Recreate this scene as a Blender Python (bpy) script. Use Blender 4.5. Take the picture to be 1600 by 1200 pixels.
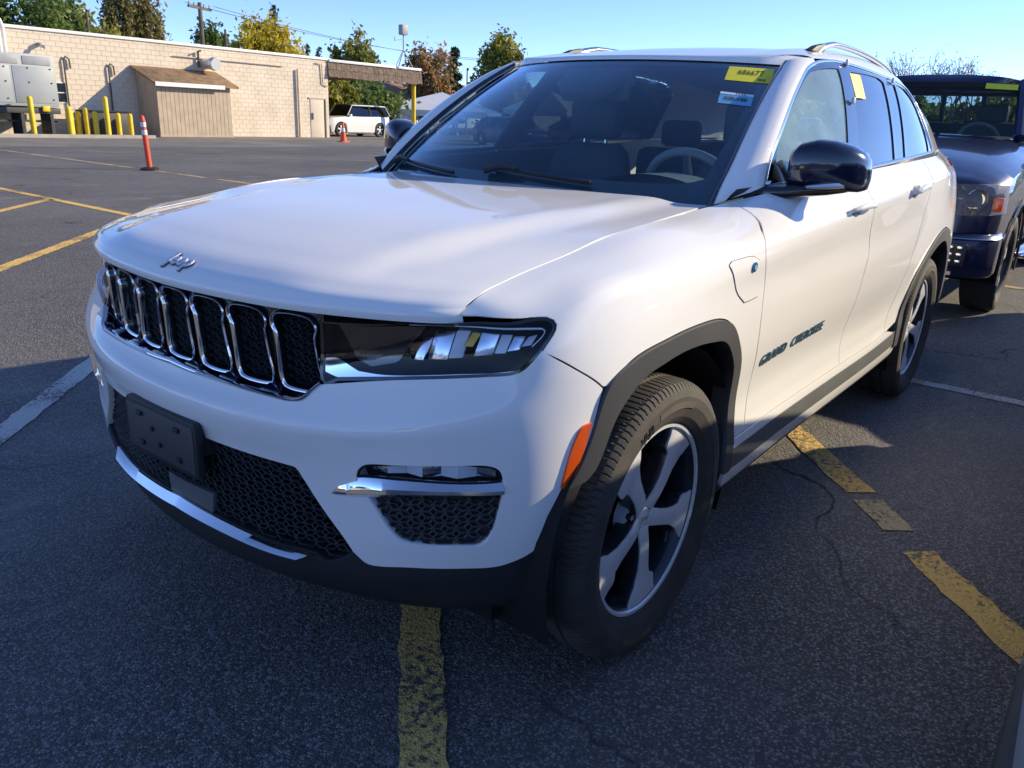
import bpy, bmesh, math, random
import numpy as np
from mathutils import Vector, Matrix
from mathutils.geometry import delaunay_2d_cdt

for _o in list(bpy.data.objects): bpy.data.objects.remove(_o)
SC = bpy.context.scene
COL = SC.collection
random.seed(7); np.random.seed(7)

# ------------------------------------------------------------------ camera (x: the way the white SUV points, y: its left, z: up)
cam_data = bpy.data.cameras.new('camera'); cam = bpy.data.objects.new('camera', cam_data); COL.objects.link(cam)
yaw, pitch, roll = 0.65147608, 0.32359419, 0.04269904
fwd = Vector((-math.cos(pitch)*math.cos(yaw), -math.cos(pitch)*math.sin(yaw), -math.sin(pitch)))
rgt = fwd.cross(Vector((0, 0, 1))).normalized(); upv = rgt.cross(fwd)
rgt, upv = math.cos(roll)*rgt+math.sin(roll)*upv, -math.sin(roll)*rgt+math.cos(roll)*upv
cam.matrix_world = Matrix((( rgt.x, upv.x, -fwd.x, 1.73318), (rgt.y, upv.y, -fwd.y, 1.77166), (rgt.z, upv.z, -fwd.z, 1.38345), (0, 0, 0, 1)))
cam_data.sensor_width = 36.0; cam_data.lens = 27.7827
cam_data.clip_start = 0.02; cam_data.clip_end = 3000
SC.camera = cam

# ------------------------------------------------------------------ sky and sun: low autumn sun behind the SUV, to its left
SUN_TO = Vector((-1.88, 1.33, 1.0)).normalized()
world = bpy.data.worlds.new('World'); SC.world = world; world.use_nodes = True
wn = world.node_tree.nodes; wl = world.node_tree.links
bg = wn['Background']; sky = wn.new('ShaderNodeTexSky'); sky.sky_type = 'NISHITA'; sky.sun_disc = False
sky.sun_elevation = math.asin(SUN_TO.z)
sky.sun_rotation = math.atan2(SUN_TO.x, SUN_TO.y)
sky.air_density = 0.6; sky.dust_density = 0.0; sky.ozone_density = 6.0; sky.altitude = 100
tint = wn.new('ShaderNodeMix'); tint.data_type = 'RGBA'; tint.blend_type = 'MULTIPLY'; tint.inputs[0].default_value = 1; tint.inputs[7].default_value = (1.0, .84, .84, 1)
wl.new(sky.outputs[0], tint.inputs[6]); wl.new(tint.outputs[2], bg.inputs[0]); bg.inputs[1].default_value = 0.14
sun_data = bpy.data.lights.new('sun', 'SUN'); sun_data.energy = 2.85; sun_data.angle = math.radians(0.55); sun_data.color = (1.0, 0.84, 0.58)
sun = bpy.data.objects.new('sun', sun_data); COL.objects.link(sun)
sun.rotation_euler = (-SUN_TO).to_track_quat('-Z', 'Y').to_euler(); sun.location = (-20, 12, 9)
SC.view_settings.view_transform = 'Standard'; SC.view_settings.look = 'None'
SC.view_settings.exposure = 1.2; SC.view_settings.gamma = 1.0; SC.view_settings.use_curve_mapping = False
SC.render.engine = 'CYCLES'
SC.cycles.max_bounces = 6; SC.cycles.diffuse_bounces = 3; SC.cycles.glossy_bounces = 4; SC.cycles.transparent_max_bounces = 12; SC.cycles.sample_clamp_indirect = 6.0
SC.cycles.use_denoising = True
# ------------------------------------------------------------------ materials
MATS = {}
def pmat(name, col, rough=.5, metal=0., coat=0., spec=.5, **kw):
    m = bpy.data.materials.new(name); m.use_nodes = True
    b = m.node_tree.nodes['Principled BSDF']
    b.inputs['Base Color'].default_value = (*col, 1); b.inputs['Roughness'].default_value = rough
    b.inputs['Metallic'].default_value = metal; b.inputs['Coat Weight'].default_value = coat
    b.inputs['Coat Roughness'].default_value = kw.get('coat_rough', .03); b.inputs['Specular IOR Level'].default_value = spec
    if 'alpha' in kw: b.inputs['Alpha'].default_value = kw['alpha']
    MATS[name] = m
    return m
def noisy(m, scale, amount, bump=0., bscale=None, detail=4, obj=True, rough_amount=0.):
    """multiply the base colour by a noise and add a fine bump"""
    nt = m.node_tree; N = nt.nodes; L = nt.links; b = N['Principled BSDF']
    tc = N.new('ShaderNodeTexCoord'); n = N.new('ShaderNodeTexNoise'); n.inputs['Scale'].default_value = scale; n.inputs['Detail'].default_value = detail
    out = tc.outputs['Object' if obj else 'Generated']
    L.new(out, n.inputs['Vector'])
    r = N.new('ShaderNodeMapRange'); r.inputs[1].default_value = .3; r.inputs[2].default_value = .7
    r.inputs[3].default_value = 1-amount; r.inputs[4].default_value = 1+amount
    L.new(n.outputs[0], r.inputs[0])
    mx = N.new('ShaderNodeMix'); mx.data_type = 'RGBA'; mx.blend_type = 'MULTIPLY'; mx.inputs[0].default_value = 1
    mx.inputs[6].default_value = b.inputs['Base Color'].default_value; L.new(r.outputs[0], mx.inputs[7]); L.new(mx.outputs[2], b.inputs['Base Color'])
    if rough_amount:
        r2 = N.new('ShaderNodeMapRange'); r0 = b.inputs['Roughness'].default_value
        r2.inputs[1].default_value = .3; r2.inputs[2].default_value = .7; r2.inputs[3].default_value = r0-rough_amount; r2.inputs[4].default_value = r0+rough_amount
        L.new(n.outputs[0], r2.inputs[0]); L.new(r2.outputs[0], b.inputs['Roughness'])
    if bump:
        n2 = N.new('ShaderNodeTexNoise'); n2.inputs['Scale'].default_value = bscale or scale*4; n2.inputs['Detail'].default_value = 3
        L.new(out, n2.inputs['Vector']); bp = N.new('ShaderNodeBump'); bp.inputs['Strength'].default_value = 1; bp.inputs['Distance'].default_value = bump
        L.new(n2.outputs[0], bp.inputs['Height']); L.new(bp.outputs[0], b.inputs['Normal'])
    return m
def glassmat(name, tint, refl_col=(1, 1, 1), dust=0., dust_col=(.6, .66, .64), rough=.0, boost=1.0):
    """thin pane: tinted see-through, mirror reflection that grows at grazing angles, a film of dust"""
    m = bpy.data.materials.new(name); m.use_nodes = True; nt = m.node_tree; N = nt.nodes; L = nt.links
    N.remove(N['Principled BSDF']); out = N['Material Output']
    t = N.new('ShaderNodeBsdfTransparent'); t.inputs[0].default_value = (*tint, 1)
    g = N.new('ShaderNodeBsdfGlossy'); g.inputs[0].default_value = (*refl_col, 1); g.inputs['Roughness'].default_value = rough
    f = N.new('ShaderNodeFresnel'); f.inputs[0].default_value = 1.5
    mp = N.new('ShaderNodeMath'); mp.operation = 'MULTIPLY'; mp.inputs[1].default_value = boost; mp.use_clamp = True; L.new(f.outputs[0], mp.inputs[0])
    geo = N.new('ShaderNodeNewGeometry'); inv = N.new('ShaderNodeMath'); inv.operation = 'SUBTRACT'; inv.inputs[0].default_value = 1; L.new(geo.outputs['Backfacing'], inv.inputs[1])
    mf = N.new('ShaderNodeMath'); mf.operation = 'MULTIPLY'; L.new(mp.outputs[0], mf.inputs[0]); L.new(inv.outputs[0], mf.inputs[1])
    mix = N.new('ShaderNodeMixShader'); L.new(mf.outputs[0], mix.inputs[0])
    last = t.outputs[0]
    if dust:
        d = N.new('ShaderNodeBsdfDiffuse'); d.inputs[0].default_value = (*dust_col, 1)
        dm = N.new('ShaderNodeMixShader'); tc = N.new('ShaderNodeTexCoord'); n = N.new('ShaderNodeTexNoise'); n.inputs['Scale'].default_value = 5; n.inputs['Detail'].default_value = 5
        L.new(tc.outputs['Object'], n.inputs['Vector']); r = N.new('ShaderNodeMapRange'); r.inputs[1].default_value = .3; r.inputs[2].default_value = .75
        r.inputs[3].default_value = dust*.7; r.inputs[4].default_value = dust*1.3; L.new(n.outputs[0], r.inputs[0])
        L.new(r.outputs[0], dm.inputs[0]); L.new(t.outputs[0], dm.inputs[1]); L.new(d.outputs[0], dm.inputs[2]); last = dm.outputs[0]
    L.new(last, mix.inputs[1]); L.new(g.outputs[0], mix.inputs[2]); L.new(mix.outputs[0], out.inputs[0])
    MATS[name] = m
    return m
# ------------------------------------------------------------------ objects and meshes
def tag(o, label=None, cat=None, group=None, kind=None):
    if label: o['label'] = label
    if cat: o['category'] = cat
    if group: o['group'] = group
    if kind: o['kind'] = kind
    return o
def empty(name, loc=(0, 0, 0), rz=0, label=None, cat=None, group=None):
    o = bpy.data.objects.new(name, None); o.location = loc; o.rotation_euler = (0, 0, rz); o.empty_display_size = .2; COL.objects.link(o)
    return tag(o, label, cat, group)
def link(name, me, parent=None):
    o = bpy.data.objects.new(name, me); COL.objects.link(o)
    if parent is not None: o.parent = parent
    return o
def mk(name, V, F, mat, parent=None, normals=None, smooth=True, angle=None):
    V = np.asarray(V, float)
    me = bpy.data.meshes.new(name)
    if normals is not None:
        F2 = []
        for f in F:
            p = V[list(f[:3])]; g = np.cross(p[1]-p[0], p[2]-p[0])
            F2.append(f if g@normals[list(f)].mean(0) >= 0 else f[::-1])
        F = F2
    me.from_pydata([tuple(v) for v in V], [], [tuple(int(i) for i in f) for f in F])
    mats = mat if isinstance(mat, (list, tuple)) else [mat]
    for m in mats: me.materials.append(MATS[m] if isinstance(m, str) else m)
    if smooth: me.polygons.foreach_set('use_smooth', np.ones(len(me.polygons), bool))
    if normals is not None: me.normals_split_custom_set_from_vertices([tuple(n) for n in normals])
    elif smooth and angle is not None: me.set_sharp_from_angle(angle=math.radians(angle))
    me.update()
    return link(name, me, parent)
class MB:
    """collects simple shapes that make up ONE part"""
    def __init__(s): s.V = []; s.F = []; s.M = []
    def add(s, V, F, mi=0):
        o = len(s.V); s.V += [tuple(map(float, v)) for v in V]; s.F += [tuple(int(i)+o for i in f) for f in F]; s.M += [mi]*len(F); return s
    def box(s, c, d, rz=0, mi=0, M=None):
        c = np.array(c, float); h = np.array(d, float)/2
        P = np.array([(x, y, z) for x in (-1, 1) for y in (-1, 1) for z in (-1, 1)])*h
        if rz: R = np.array([[math.cos(rz), -math.sin(rz), 0], [math.sin(rz), math.cos(rz), 0], [0, 0, 1]]); P = P@R.T
        if M is not None: P = P@np.array(M).T
        return s.add(P+c, [(0,1,3,2),(4,6,7,5),(0,4,5,1),(2,3,7,6),(0,2,6,4),(1,5,7,3)], mi)
    def box2(s, a, b, mi=0):
        a = np.minimum(a, b).astype(float) if False else np.array(a, float); b = np.array(b, float)
        return s.box((a+b)/2, np.abs(b-a), mi=mi)
    def hexa(s, P, mi=0):   # eight corners: 0-3 bottom ring, 4-7 top ring
        return s.add(P, [(3,2,1,0),(4,5,6,7),(0,1,5,4),(1,2,6,5),(2,3,7,6),(3,0,4,7)], mi)
    def tube(s, pts, r, n=8, caps=True, mi=0, closed=False):
        pts = np.array(pts, float); k = len(pts); rr = np.broadcast_to(np.array(r, float), (k,))
        T = np.gradient(pts, axis=0) if not closed else np.roll(pts, -1, 0)-np.roll(pts, 1, 0)
        T /= np.maximum(np.linalg.norm(T, axis=1), 1e-9)[:, None]
        ref = np.array([0, 0, 1.]) if abs(T[0, 2]) < .9 else np.array([1., 0, 0])
        a = np.cross(T[0], ref); a /= np.linalg.norm(a); V = []
        for i in range(k):
            a = a-T[i]*(a@T[i]); a /= np.linalg.norm(a); b = np.cross(T[i], a)
            for j in range(n):
                t = 2*math.pi*j/n; V.append(pts[i]+rr[i]*(a*math.cos(t)+b*math.sin(t)))
        F = [(i*n+j, i*n+(j+1)%n, ((i+1)%k)*n+(j+1)%n, ((i+1)%k)*n+j) for i in range(k if closed else k-1) for j in range(n)]
        if caps and not closed: F += [tuple(range(n))[::-1], tuple((k-1)*n+j for j in range(n))]
        return s.add(V, F, mi)
    def cyl(s, a, b, r, r2=None, n=16, mi=0): return s.tube([a, b], [r, r if r2 is None else r2], n, mi=mi)
    def prism(s, poly, z0, z1, mi=0, fn=None):
        """poly in 2-D, extruded; fn maps (a, b, h) to space"""
        fn = fn or (lambda a, b, h: (a, b, h)); n = len(poly)
        V = [fn(a, b, z0) for a, b in poly]+[fn(a, b, z1) for a, b in poly]
        F = [tuple(range(n))[::-1], tuple(range(n, 2*n))]+[(i, (i+1) % n, n+(i+1) % n, n+i) for i in range(n)]
        return s.add(V, F, mi)
    def lathe(s, prof, n=32, fn=None, mi=0, close=False):
        """prof: (radius, axial); fn maps (radial cos, radial sin, axial)"""
        fn = fn or (lambda a, b, h: (a, b, h)); k = len(prof)
        V = [fn(r*math.cos(2*math.pi*j/n), r*math.sin(2*math.pi*j/n), h) for r, h in prof for j in range(n)]
        F = [(i*n+j, i*n+(j+1) % n, ((i+1)%k)*n+(j+1) % n, ((i+1)%k)*n+j) for i in range(k if close else k-1) for j in range(n)]
        return s.add(V, F, mi)
    def grid(s, P, mi=0, closed_v=False):
        P = np.asarray(P, float); a, b = P.shape[:2]
        F = [(i*b+j, i*b+(j+1) % b, (i+1)*b+(j+1) % b, (i+1)*b+j) for i in range(a-1) for j in range(b if closed_v else b-1)]
        return s.add(P.reshape(-1, 3), F, mi)
    def build(s, name, mat, parent=None, smooth=False, angle=35, bevel=0., seg=2):
        me = bpy.data.meshes.new(name); me.from_pydata(s.V, [], s.F)
        mats = mat if isinstance(mat, (list, tuple)) else [mat]
        for m in mats: me.materials.append(MATS[m] if isinstance(m, str) else m)
        if len(mats) > 1: me.polygons.foreach_set('material_index', s.M)
        bm = bmesh.new(); bm.from_mesh(me)
        bmesh.ops.recalc_face_normals(bm, faces=bm.faces)
        if bevel: bmesh.ops.bevel(bm, geom=[e for e in bm.edges if e.is_manifold and e.calc_face_angle(0) > .5], offset=bevel, segments=seg, profile=.5, affect='EDGES', clamp_overlap=True)
        bm.to_mesh(me); bm.free()
        if smooth or bevel:
            me.polygons.foreach_set('use_smooth', np.ones(len(me.polygons), bool)); me.set_sharp_from_angle(angle=math.radians(angle))
        me.update()
        return link(name, me, parent)
def resample(pts, ds, smooth=True):
    P = np.array(pts, float)
    if smooth and len(P) > 2:
        t = np.concatenate([[0], np.cumsum(np.sqrt(np.maximum(np.linalg.norm(np.diff(P, axis=0), axis=1), 1e-6)))])
        tt = np.linspace(0, t[-1], 40*len(P)); P = w_cat(t, tt)@P
    L = np.concatenate([[0], np.cumsum(np.linalg.norm(np.diff(P, axis=0), axis=1))])
    n = max(int(math.ceil(L[-1]/ds)), 1); q = np.linspace(0, L[-1], n+1)
    return np.stack([np.interp(q, L, P[:, k]) for k in range(P.shape[1])], -1)
def outline(curves, ds=.012):
    """closed outline from curves joined at sharp corners; prefix a curve with 'l' for straight pieces"""
    out = []
    for c in curves:
        sm = True
        if isinstance(c, tuple) and c[0] == 'l': c = c[1]; sm = False
        r = resample(c, ds, sm)
        if out and np.linalg.norm(out[-1]-r[0]) < ds*.3: r = r[1:]
        out += list(r)
    if np.linalg.norm(out[0]-out[-1]) < ds*.3: out = out[:-1]
    return np.array(out)
def area(P): return .5*np.sum(P[:, 0]*np.roll(P[:, 1], -1)-np.roll(P[:, 0], -1)*P[:, 1])
def inset(P, d):
    P = P if area(P) > 0 else P[::-1]
    T = np.roll(P, -1, 0)-np.roll(P, 1, 0); T /= np.maximum(np.linalg.norm(T, axis=1), 1e-9)[:, None]
    return P+np.stack([-T[:, 1], T[:, 0]], -1)*d
def inside(pts, poly):
    x, y = pts[:, 0][:, None], pts[:, 1][:, None]; a = poly; b = np.roll(poly, -1, 0)
    c = ((a[:, 1] > y) != (b[:, 1] > y)) & (x < (b[:, 0]-a[:, 0])*(y-a[:, 1])/(b[:, 1]-a[:, 1]+1e-15)+a[:, 0])
    return c.sum(1) % 2 == 1
def mirror_poly(half):
    """half outline starting and ending on u = 0"""
    h = np.array(half); m = h[::-1]*[-1, 1]
    a = [p for p in h]; 
    for p in m:
        if np.linalg.norm(p-a[-1]) > 1e-5 and np.linalg.norm(p-a[0]) > 1e-5: a.append(p)
    return np.array(a)
def panel_mesh(S, poly, holes=(), sp=.022, off=0., gap=.0, fl=.012, hole_fl=None, extra=None):
    polys = [inset(np.array(poly, float), gap)]+[inset(np.array(h, float), -gap) for h in holes]
    B = np.concatenate(polys); lo, hi = polys[0].min(0), polys[0].max(0)
    gx = np.arange(lo[0]+sp*.37, hi[0], sp); gy = np.arange(lo[1]+sp*.41, hi[1], sp*.87)
    X, Y = np.meshgrid(gx, gy); X = X+(np.arange(len(gy)) % 2)[:, None]*sp*.5
    I = np.stack([X.ravel(), Y.ravel()], -1)
    if extra is not None: I = np.concatenate([I[~((I[:, 1] > extra[:, 1].min()-.004) & (I[:, 1] < extra[:, 1].max()+.01))], extra])
    ok = inside(I, polys[0])
    for h in polys[1:]: ok &= ~inside(I, h)
    I = I[ok]
    if len(I):
        keep = np.ones(len(I), bool)
        for a in range(0, len(I), 2000):
            d = np.sqrt(((I[a:a+2000, None]-B[None])**2).sum(-1)).min(1); keep[a:a+2000] = d > (sp*.45 if extra is None else .003)
        I = I[keep]
    pts = np.concatenate([B, I]) if len(I) else B
    edges = []; o = 0
    for p in polys: n = len(p); edges += [(o+i, o+(i+1) % n) for i in range(n)]; o += n
    v2, _, f2, *_ = delaunay_2d_cdt([Vector(p) for p in pts], edges, [], 0, 1e-7)
    P = np.array([tuple(v) for v in v2]); F = [f for f in f2]
    cen = np.array([P[list(f)].mean(0) for f in F]); ok = inside(cen, polys[0])
    for h in polys[1:]: ok &= ~inside(cen, h)
    F = [f for f, k in zip(F, ok) if k]
    V = S.at(P[:, 0], P[:, 1], off); Nn = S.nrm(P[:, 0], P[:, 1])
    V = list(V); Nn = list(Nn)
    if fl:
        for k, p in enumerate(polys):
            f_ = fl if k == 0 else (hole_fl if hole_fl is not None else fl)
            if not f_: continue
            n = len(p); base = S.at(p[:, 0], p[:, 1], off); nn = S.nrm(p[:, 0], p[:, 1])
            po = inset(p, -.003) if k == 0 else inset(p, .003)
            out = S.ev(po[:, 0], po[:, 1])-S.ev(p[:, 0], p[:, 1]); out /= np.maximum(np.linalg.norm(out, axis=1), 1e-9)[:, None]
            o = len(V)
            V += list(base); Nn += list((out*.8+nn*.6)/np.linalg.norm(out*.8+nn*.6, axis=1)[:, None])
            V += list(base+out*abs(min(.0012, f_*.1))-nn*f_*.25); Nn += list(out)
            V += list(base-nn*f_); Nn += list(out)
            for i in range(n):
                j = (i+1) % n; F.append((o+i, o+j, o+n+j, o+n+i)); F.append((o+n+i, o+n+j, o+2*n+j, o+2*n+i))
    return np.array(V), F, np.array(Nn)
def flipy(V, F, N): return V*[1, -1, 1], [tuple(f[::-1]) for f in F], N*[1, -1, 1]
def panel(name, S, poly, mat, parent, both=True, **kw):
    V, F, N = panel_mesh(S, poly, **kw)
    a = mk(name, V, F, mat, parent, N)
    if not both: return a
    V, F, N = flipy(V, F, N)
    return a, mk(name, V, F, mat, parent, N)
def honeycomb(S, poly, cw, ch, off, depth, wall=.78, slant=.25):
    """net of elongated six-sided cells on a surface: rims in front, openings sunk"""
    lo, hi = poly.min(0), poly.max(0); V = []; F = []
    hx = np.array([(-.5-slant*.5, 0), (-.5+slant*.5, -.5), (.5-slant*.5, -.5), (.5+slant*.5, 0), (.5-slant*.5, .5), (-.5+slant*.5, .5)])*[1/(1), 1]
    U = []; O = []
    r = 0; y = lo[1]
    while y < hi[1]+ch:
        x = lo[0]-(cw*.5 if r % 2 else 0)-cw*.25
        while x < hi[0]+cw:
            c = np.array([(x, y)])
            if inside(c, poly)[0]:
                o = len(U)
                for sc, of in ((1.0, off), (.93, off+.0015), (wall, off-.001), (wall*.95, off-depth)):
                    for p in hx: U.append((x+p[0]*cw*sc, y+p[1]*ch*2*sc*.5)); O.append(of)
                for k in range(3):
                    for i in range(6): F.append((o+k*6+i, o+k*6+(i+1) % 6, o+k*6+6+(i+1) % 6, o+k*6+6+i))
            x += cw
        y += ch*.5; r += 1
    U = np.array(U); V = S.at(U[:, 0], U[:, 1], np.array(O))
    return V, F
def text_mesh(body, size=1.0, shear=0., bold=0., spacing=1.0):
    cu = bpy.data.curves.new('letters', 'FONT'); cu.body = body; cu.size = size; cu.shear = shear; cu.offset = bold; cu.space_character = spacing
    cu.align_x = 'CENTER'; cu.align_y = 'CENTER'; cu.resolution_u = 3
    ob = bpy.data.objects.new('letters', cu); COL.objects.link(ob)
    dg = bpy.context.evaluated_depsgraph_get(); me = bpy.data.meshes.new_from_object(ob.evaluated_get(dg))
    bpy.data.objects.remove(ob); bpy.data.curves.remove(cu)
    V = np.array([tuple(v.co) for v in me.vertices]); F = [tuple(p.vertices) for p in me.polygons]
    E = {}
    for f in F:
        for a, b in zip(f, f[1:]+f[:1]): k = (min(a, b), max(a, b)); E.setdefault(k, []).append((a, b))
    edges = [v[0] for v in E.values() if len(v) == 1]
    bpy.data.meshes.remove(me)
    return V[:, :2], F, edges
def text_part(name, body, mat, parent, fn, size, depth=.002, **kw):
    """raised letters; fn maps arrays (a, b, h) to space"""
    V, F, E = text_mesh(body, size, **kw); n = len(V)
    top = fn(V[:, 0], V[:, 1], depth); bot = fn(V[:, 0], V[:, 1], 0.)
    FF = list(F)+[(b, a, a+n, b+n) for a, b in E]
    return mk(name, np.concatenate([top, bot]), FF, mat, parent, smooth=False)
# ------------------------------------------------------------------ smooth surfaces of the white SUV
def _nat(k):
    n = len(k); h = np.diff(k); A = np.zeros((n, n)); B = np.zeros((n, n))
    A[0, 0] = A[-1, -1] = 1
    for i in range(1, n-1):
        A[i, i-1] = h[i-1]; A[i, i] = 2*(h[i-1]+h[i]); A[i, i+1] = h[i]
        B[i, i-1] = 6/h[i-1]; B[i, i] = -6/h[i-1]-6/h[i]; B[i, i+1] = 6/h[i]
    return np.linalg.solve(A, B)
def w_nat(k, x, M2):
    """cardinal weights of a natural cubic spline"""
    k = np.asarray(k, float); n = len(k); x = np.asarray(x, float)
    i = np.clip(np.searchsorted(k, x)-1, 0, n-2); h = k[i+1]-k[i]
    xc = np.clip(x, k[0], k[-1])
    a = (k[i+1]-xc)/h; b = (xc-k[i])/h
    W = np.zeros((len(x), n)); r = np.arange(len(x))
    W[r, i] += a; W[r, i+1] += b
    W += ((a**3-a)*h*h/6)[:, None]*M2[i] + ((b**3-b)*h*h/6)[:, None]*M2[i+1]
    return W
def w_cat(k, x):
    """cardinal weights of a Catmull-Rom spline with uneven knots"""
    k = np.asarray(k, float); n = len(k); x = np.asarray(x, float)
    D = np.zeros((n, n))
    for i in range(1, n-1):
        h0, h1 = k[i]-k[i-1], k[i+1]-k[i]
        D[i, i-1] = -h1/(h0*(h0+h1)); D[i, i] = (h1-h0)/(h0*h1); D[i, i+1] = h0/(h1*(h0+h1))
    D[0, 0] = -1/(k[1]-k[0]); D[0, 1] = -D[0, 0]
    D[-1, -1] = 1/(k[-1]-k[-2]); D[-1, -2] = -D[-1, -1]
    i = np.clip(np.searchsorted(k, x)-1, 0, n-2); h = k[i+1]-k[i]
    t = np.clip((x-k[i])/h, 0, 1)
    W = np.zeros((len(x), n)); r = np.arange(len(x))
    W[r, i] += 2*t**3-3*t**2+1; W[r, i+1] += -2*t**3+3*t**2
    W += ((t**3-2*t**2+t)*h)[:, None]*D[i] + ((t**3-t**2)*h)[:, None]*D[i+1]
    return W
class Surf:
    def __init__(s, ku, kv, P, flip=1.0, vnat=False):
        s.ku = np.asarray(ku, float); s.kv = np.asarray(kv, float); s.P = np.asarray(P, float)
        s.M = _nat(s.ku); s.flip = flip; s.vnat = _nat(s.kv) if vnat else None
    def wv(s, v): return w_cat(s.kv, v) if s.vnat is None else w_nat(s.kv, v, s.vnat)
    def ev(s, u, v):
        u = np.atleast_1d(np.asarray(u, float)); v = np.atleast_1d(np.asarray(v, float))
        out = np.empty((len(u), 3))
        for a in range(0, len(u), 20000):
            sl = slice(a, a+20000)
            out[sl] = np.einsum('ni,nj,ijk->nk', w_nat(s.ku, u[sl], s.M), s.wv(v[sl]), s.P, optimize=True)
        return out
    def nrm(s, u, v, e=2e-3):
        u = np.atleast_1d(np.asarray(u, float)); v = np.atleast_1d(np.asarray(v, float))
        lo, hi = s.ku[0], s.ku[-1]; l2, h2 = s.kv[0], s.kv[-1]
        du = s.ev(np.clip(u+e, lo, hi), v)-s.ev(np.clip(u-e, lo, hi), v)
        dv = s.ev(u, np.clip(v+e, l2, h2))-s.ev(u, np.clip(v-e, l2, h2))
        n = np.cross(du, dv)*s.flip
        return n/np.maximum(np.linalg.norm(n, axis=1), 1e-12)[:, None]
    def at(s, u, v, off=0.0):
        p = s.ev(u, v)
        return p + s.nrm(u, v)*np.reshape(off, (-1, 1)) if np.any(off) else p
def lerp_rows(keys, pos):
    """rows of numbers at some positions -> rows at all positions (catmull)"""
    kp = np.array([k for k, _ in keys], float); R = np.array([r for _, r in keys], float)
    return np.tensordot(w_cat(kp, pos), R, axes=(1, 0))
# hood: u across (y), v from the lip backwards
HY = [0,.22,.40,.46,.51,.56,.61,.66,.71,.75,.775]
def _ss(t): t = np.clip(t, 0, 1); return t*t*(3-2*t)
def _hood():
    lx = np.array([(0,.778),(.2,.768),(.4,.735),(.55,.682),(.66,.626),(.735,.578),(.775,.535)]); ly = np.array([(0,0),(.2,.2),(.4,.4),(.55,.55),(.66,.66),(.735,.722),(.775,.748)])
    rows = []
    for i, y in enumerate(HY):
        f = (y/.775); x0 = float((w_cat(lx[:, 0], [y])@lx[:, 1])[0]); ylip = float((w_cat(ly[:, 0], [y])@ly[:, 1])[0]); xr = -.47-.135*f*f*f
        b = lambda ye, h: h*(1-_ss((y-(ye-.055))/.11))          # raised middle with a shoulder that spreads to the rear
        pts = [(x0-.006, ylip, .973+.007*f), (x0, ylip, .990+.008*f), (x0-.012, ylip, 1.012+.004*f),
               (x0-.055, y*.3+ylip*.7, 1.036+.000*f+b(.44,.004)), (x0-.15, y*.7+ylip*.3, 1.060-.006*f*f+b(.475,.011)),
               (x0-.33, y, 1.090-.012*f*f*f+b(.51,.016)), (.05-.02*f, y, 1.124-.006*f**4+b(.555,.018)), (-.22, y, 1.144-.006*f**4+b(.60,.017)), (xr, y*.968, 1.160-.004*f**4+b(.63,.013))]
        rows.append(pts)
    return np.array(rows)
_H = _hood()
_H = np.concatenate([_H[:0:-1]*[1, -1, 1], _H])
HOOD = Surf([-y for y in HY[:0:-1]]+HY, [0,.012,.035,.085,.19,.38,.78,1.10,1.40], _H, 1.0)
SHUT = np.array([(.7608,.0),(.7593,.058),(.7500,.141),(.7420,.308),(.7450,.518),(.757,.943),(.751,1.365)])   # bonnet shut line in hood coordinates
# plan outline of the body: centre front -> corner -> flank -> rear
PLAN = np.array([(.822,0),(.812,.2),(.772,.42),(.705,.61),(.643,.73),(.567,.82),(.478,.89),(.36,.935),(.2,.957),(0,.965),
                 (-.25,.965),(-.5,.96),(-.75,.957),(-1.1,.955),(-1.6,.955),(-2.2,.957),(-2.6,.963),(-2.96,.965),(-3.35,.955),
                 (-3.7,.92),(-3.92,.83),(-4.05,.62),(-4.1,.3),(-4.11,0)])
US = np.concatenate([[0], np.cumsum(np.linalg.norm(np.diff(PLAN, axis=0), axis=1))])
VS = np.array([.22,.28,.35,.43,.55,.65,.71,.77,.84,.91,.98,1.04,1.12])
_i = np.arange(len(PLAN), dtype=float)
_T = np.gradient(PLAN, axis=0); _T[0] = (0, 1); _T[-1] = (0, -1)
_T /= np.linalg.norm(_T, axis=1)[:, None]
PN = np.stack([_T[:, 1], -_T[:, 0]], -1)          # outward
_Z = [(0, [.25,.29,.335,.42,.54,.645,.69,.735,.77,.86,.955,.975,.99]),
      (2, [.25,.29,.345,.43,.55,.65,.70,.742,.80,.88,.955,.975,.992]),
      (3, [.25,.30,.37,.46,.56,.66,.715,.755,.83,.90,.965,.982,.998]),
      (5, [.26,.32,.39,.48,.58,.66,.73,.80,.865,.92,.975,.995,1.01]),
      (6, [.28,.33,.41,.49,.59,.67,.74,.815,.885,.94,.985,1.035,1.075]),
      (7, [.30,.34,.42,.50,.60,.68,.76,.84,.91,.975,1.035,1.068,1.087]),
      (9, [.30,.34,.42,.50,.60,.69,.78,.87,.95,1.02,1.07,1.105,1.13]),
      (11,[.27,.30,.36,.44,.53,.63,.75,.86,.96,1.045,1.10,1.14,1.158]),
      (12,[.27,.30,.36,.44,.53,.63,.75,.86,.96,1.06,1.115,1.165,1.195]),
      (13,[.27,.30,.36,.44,.53,.63,.75,.86,.97,1.08,1.13,1.185,1.225]),
      (15,[.27,.30,.36,.44,.53,.63,.76,.88,1.0,1.15,1.19,1.23,1.265]),
      (17,[.29,.33,.40,.50,.61,.71,.82,.93,1.06,1.18,1.22,1.26,1.295]),
      (18,[.29,.33,.40,.50,.61,.71,.82,.93,1.06,1.18,1.225,1.265,1.302]),
      (20,[.30,.36,.43,.50,.60,.70,.80,.92,1.06,1.18,1.23,1.27,1.305]),
      (23,[.30,.36,.43,.50,.60,.70,.80,.92,1.05,1.15,1.22,1.26,1.30])]
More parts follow.
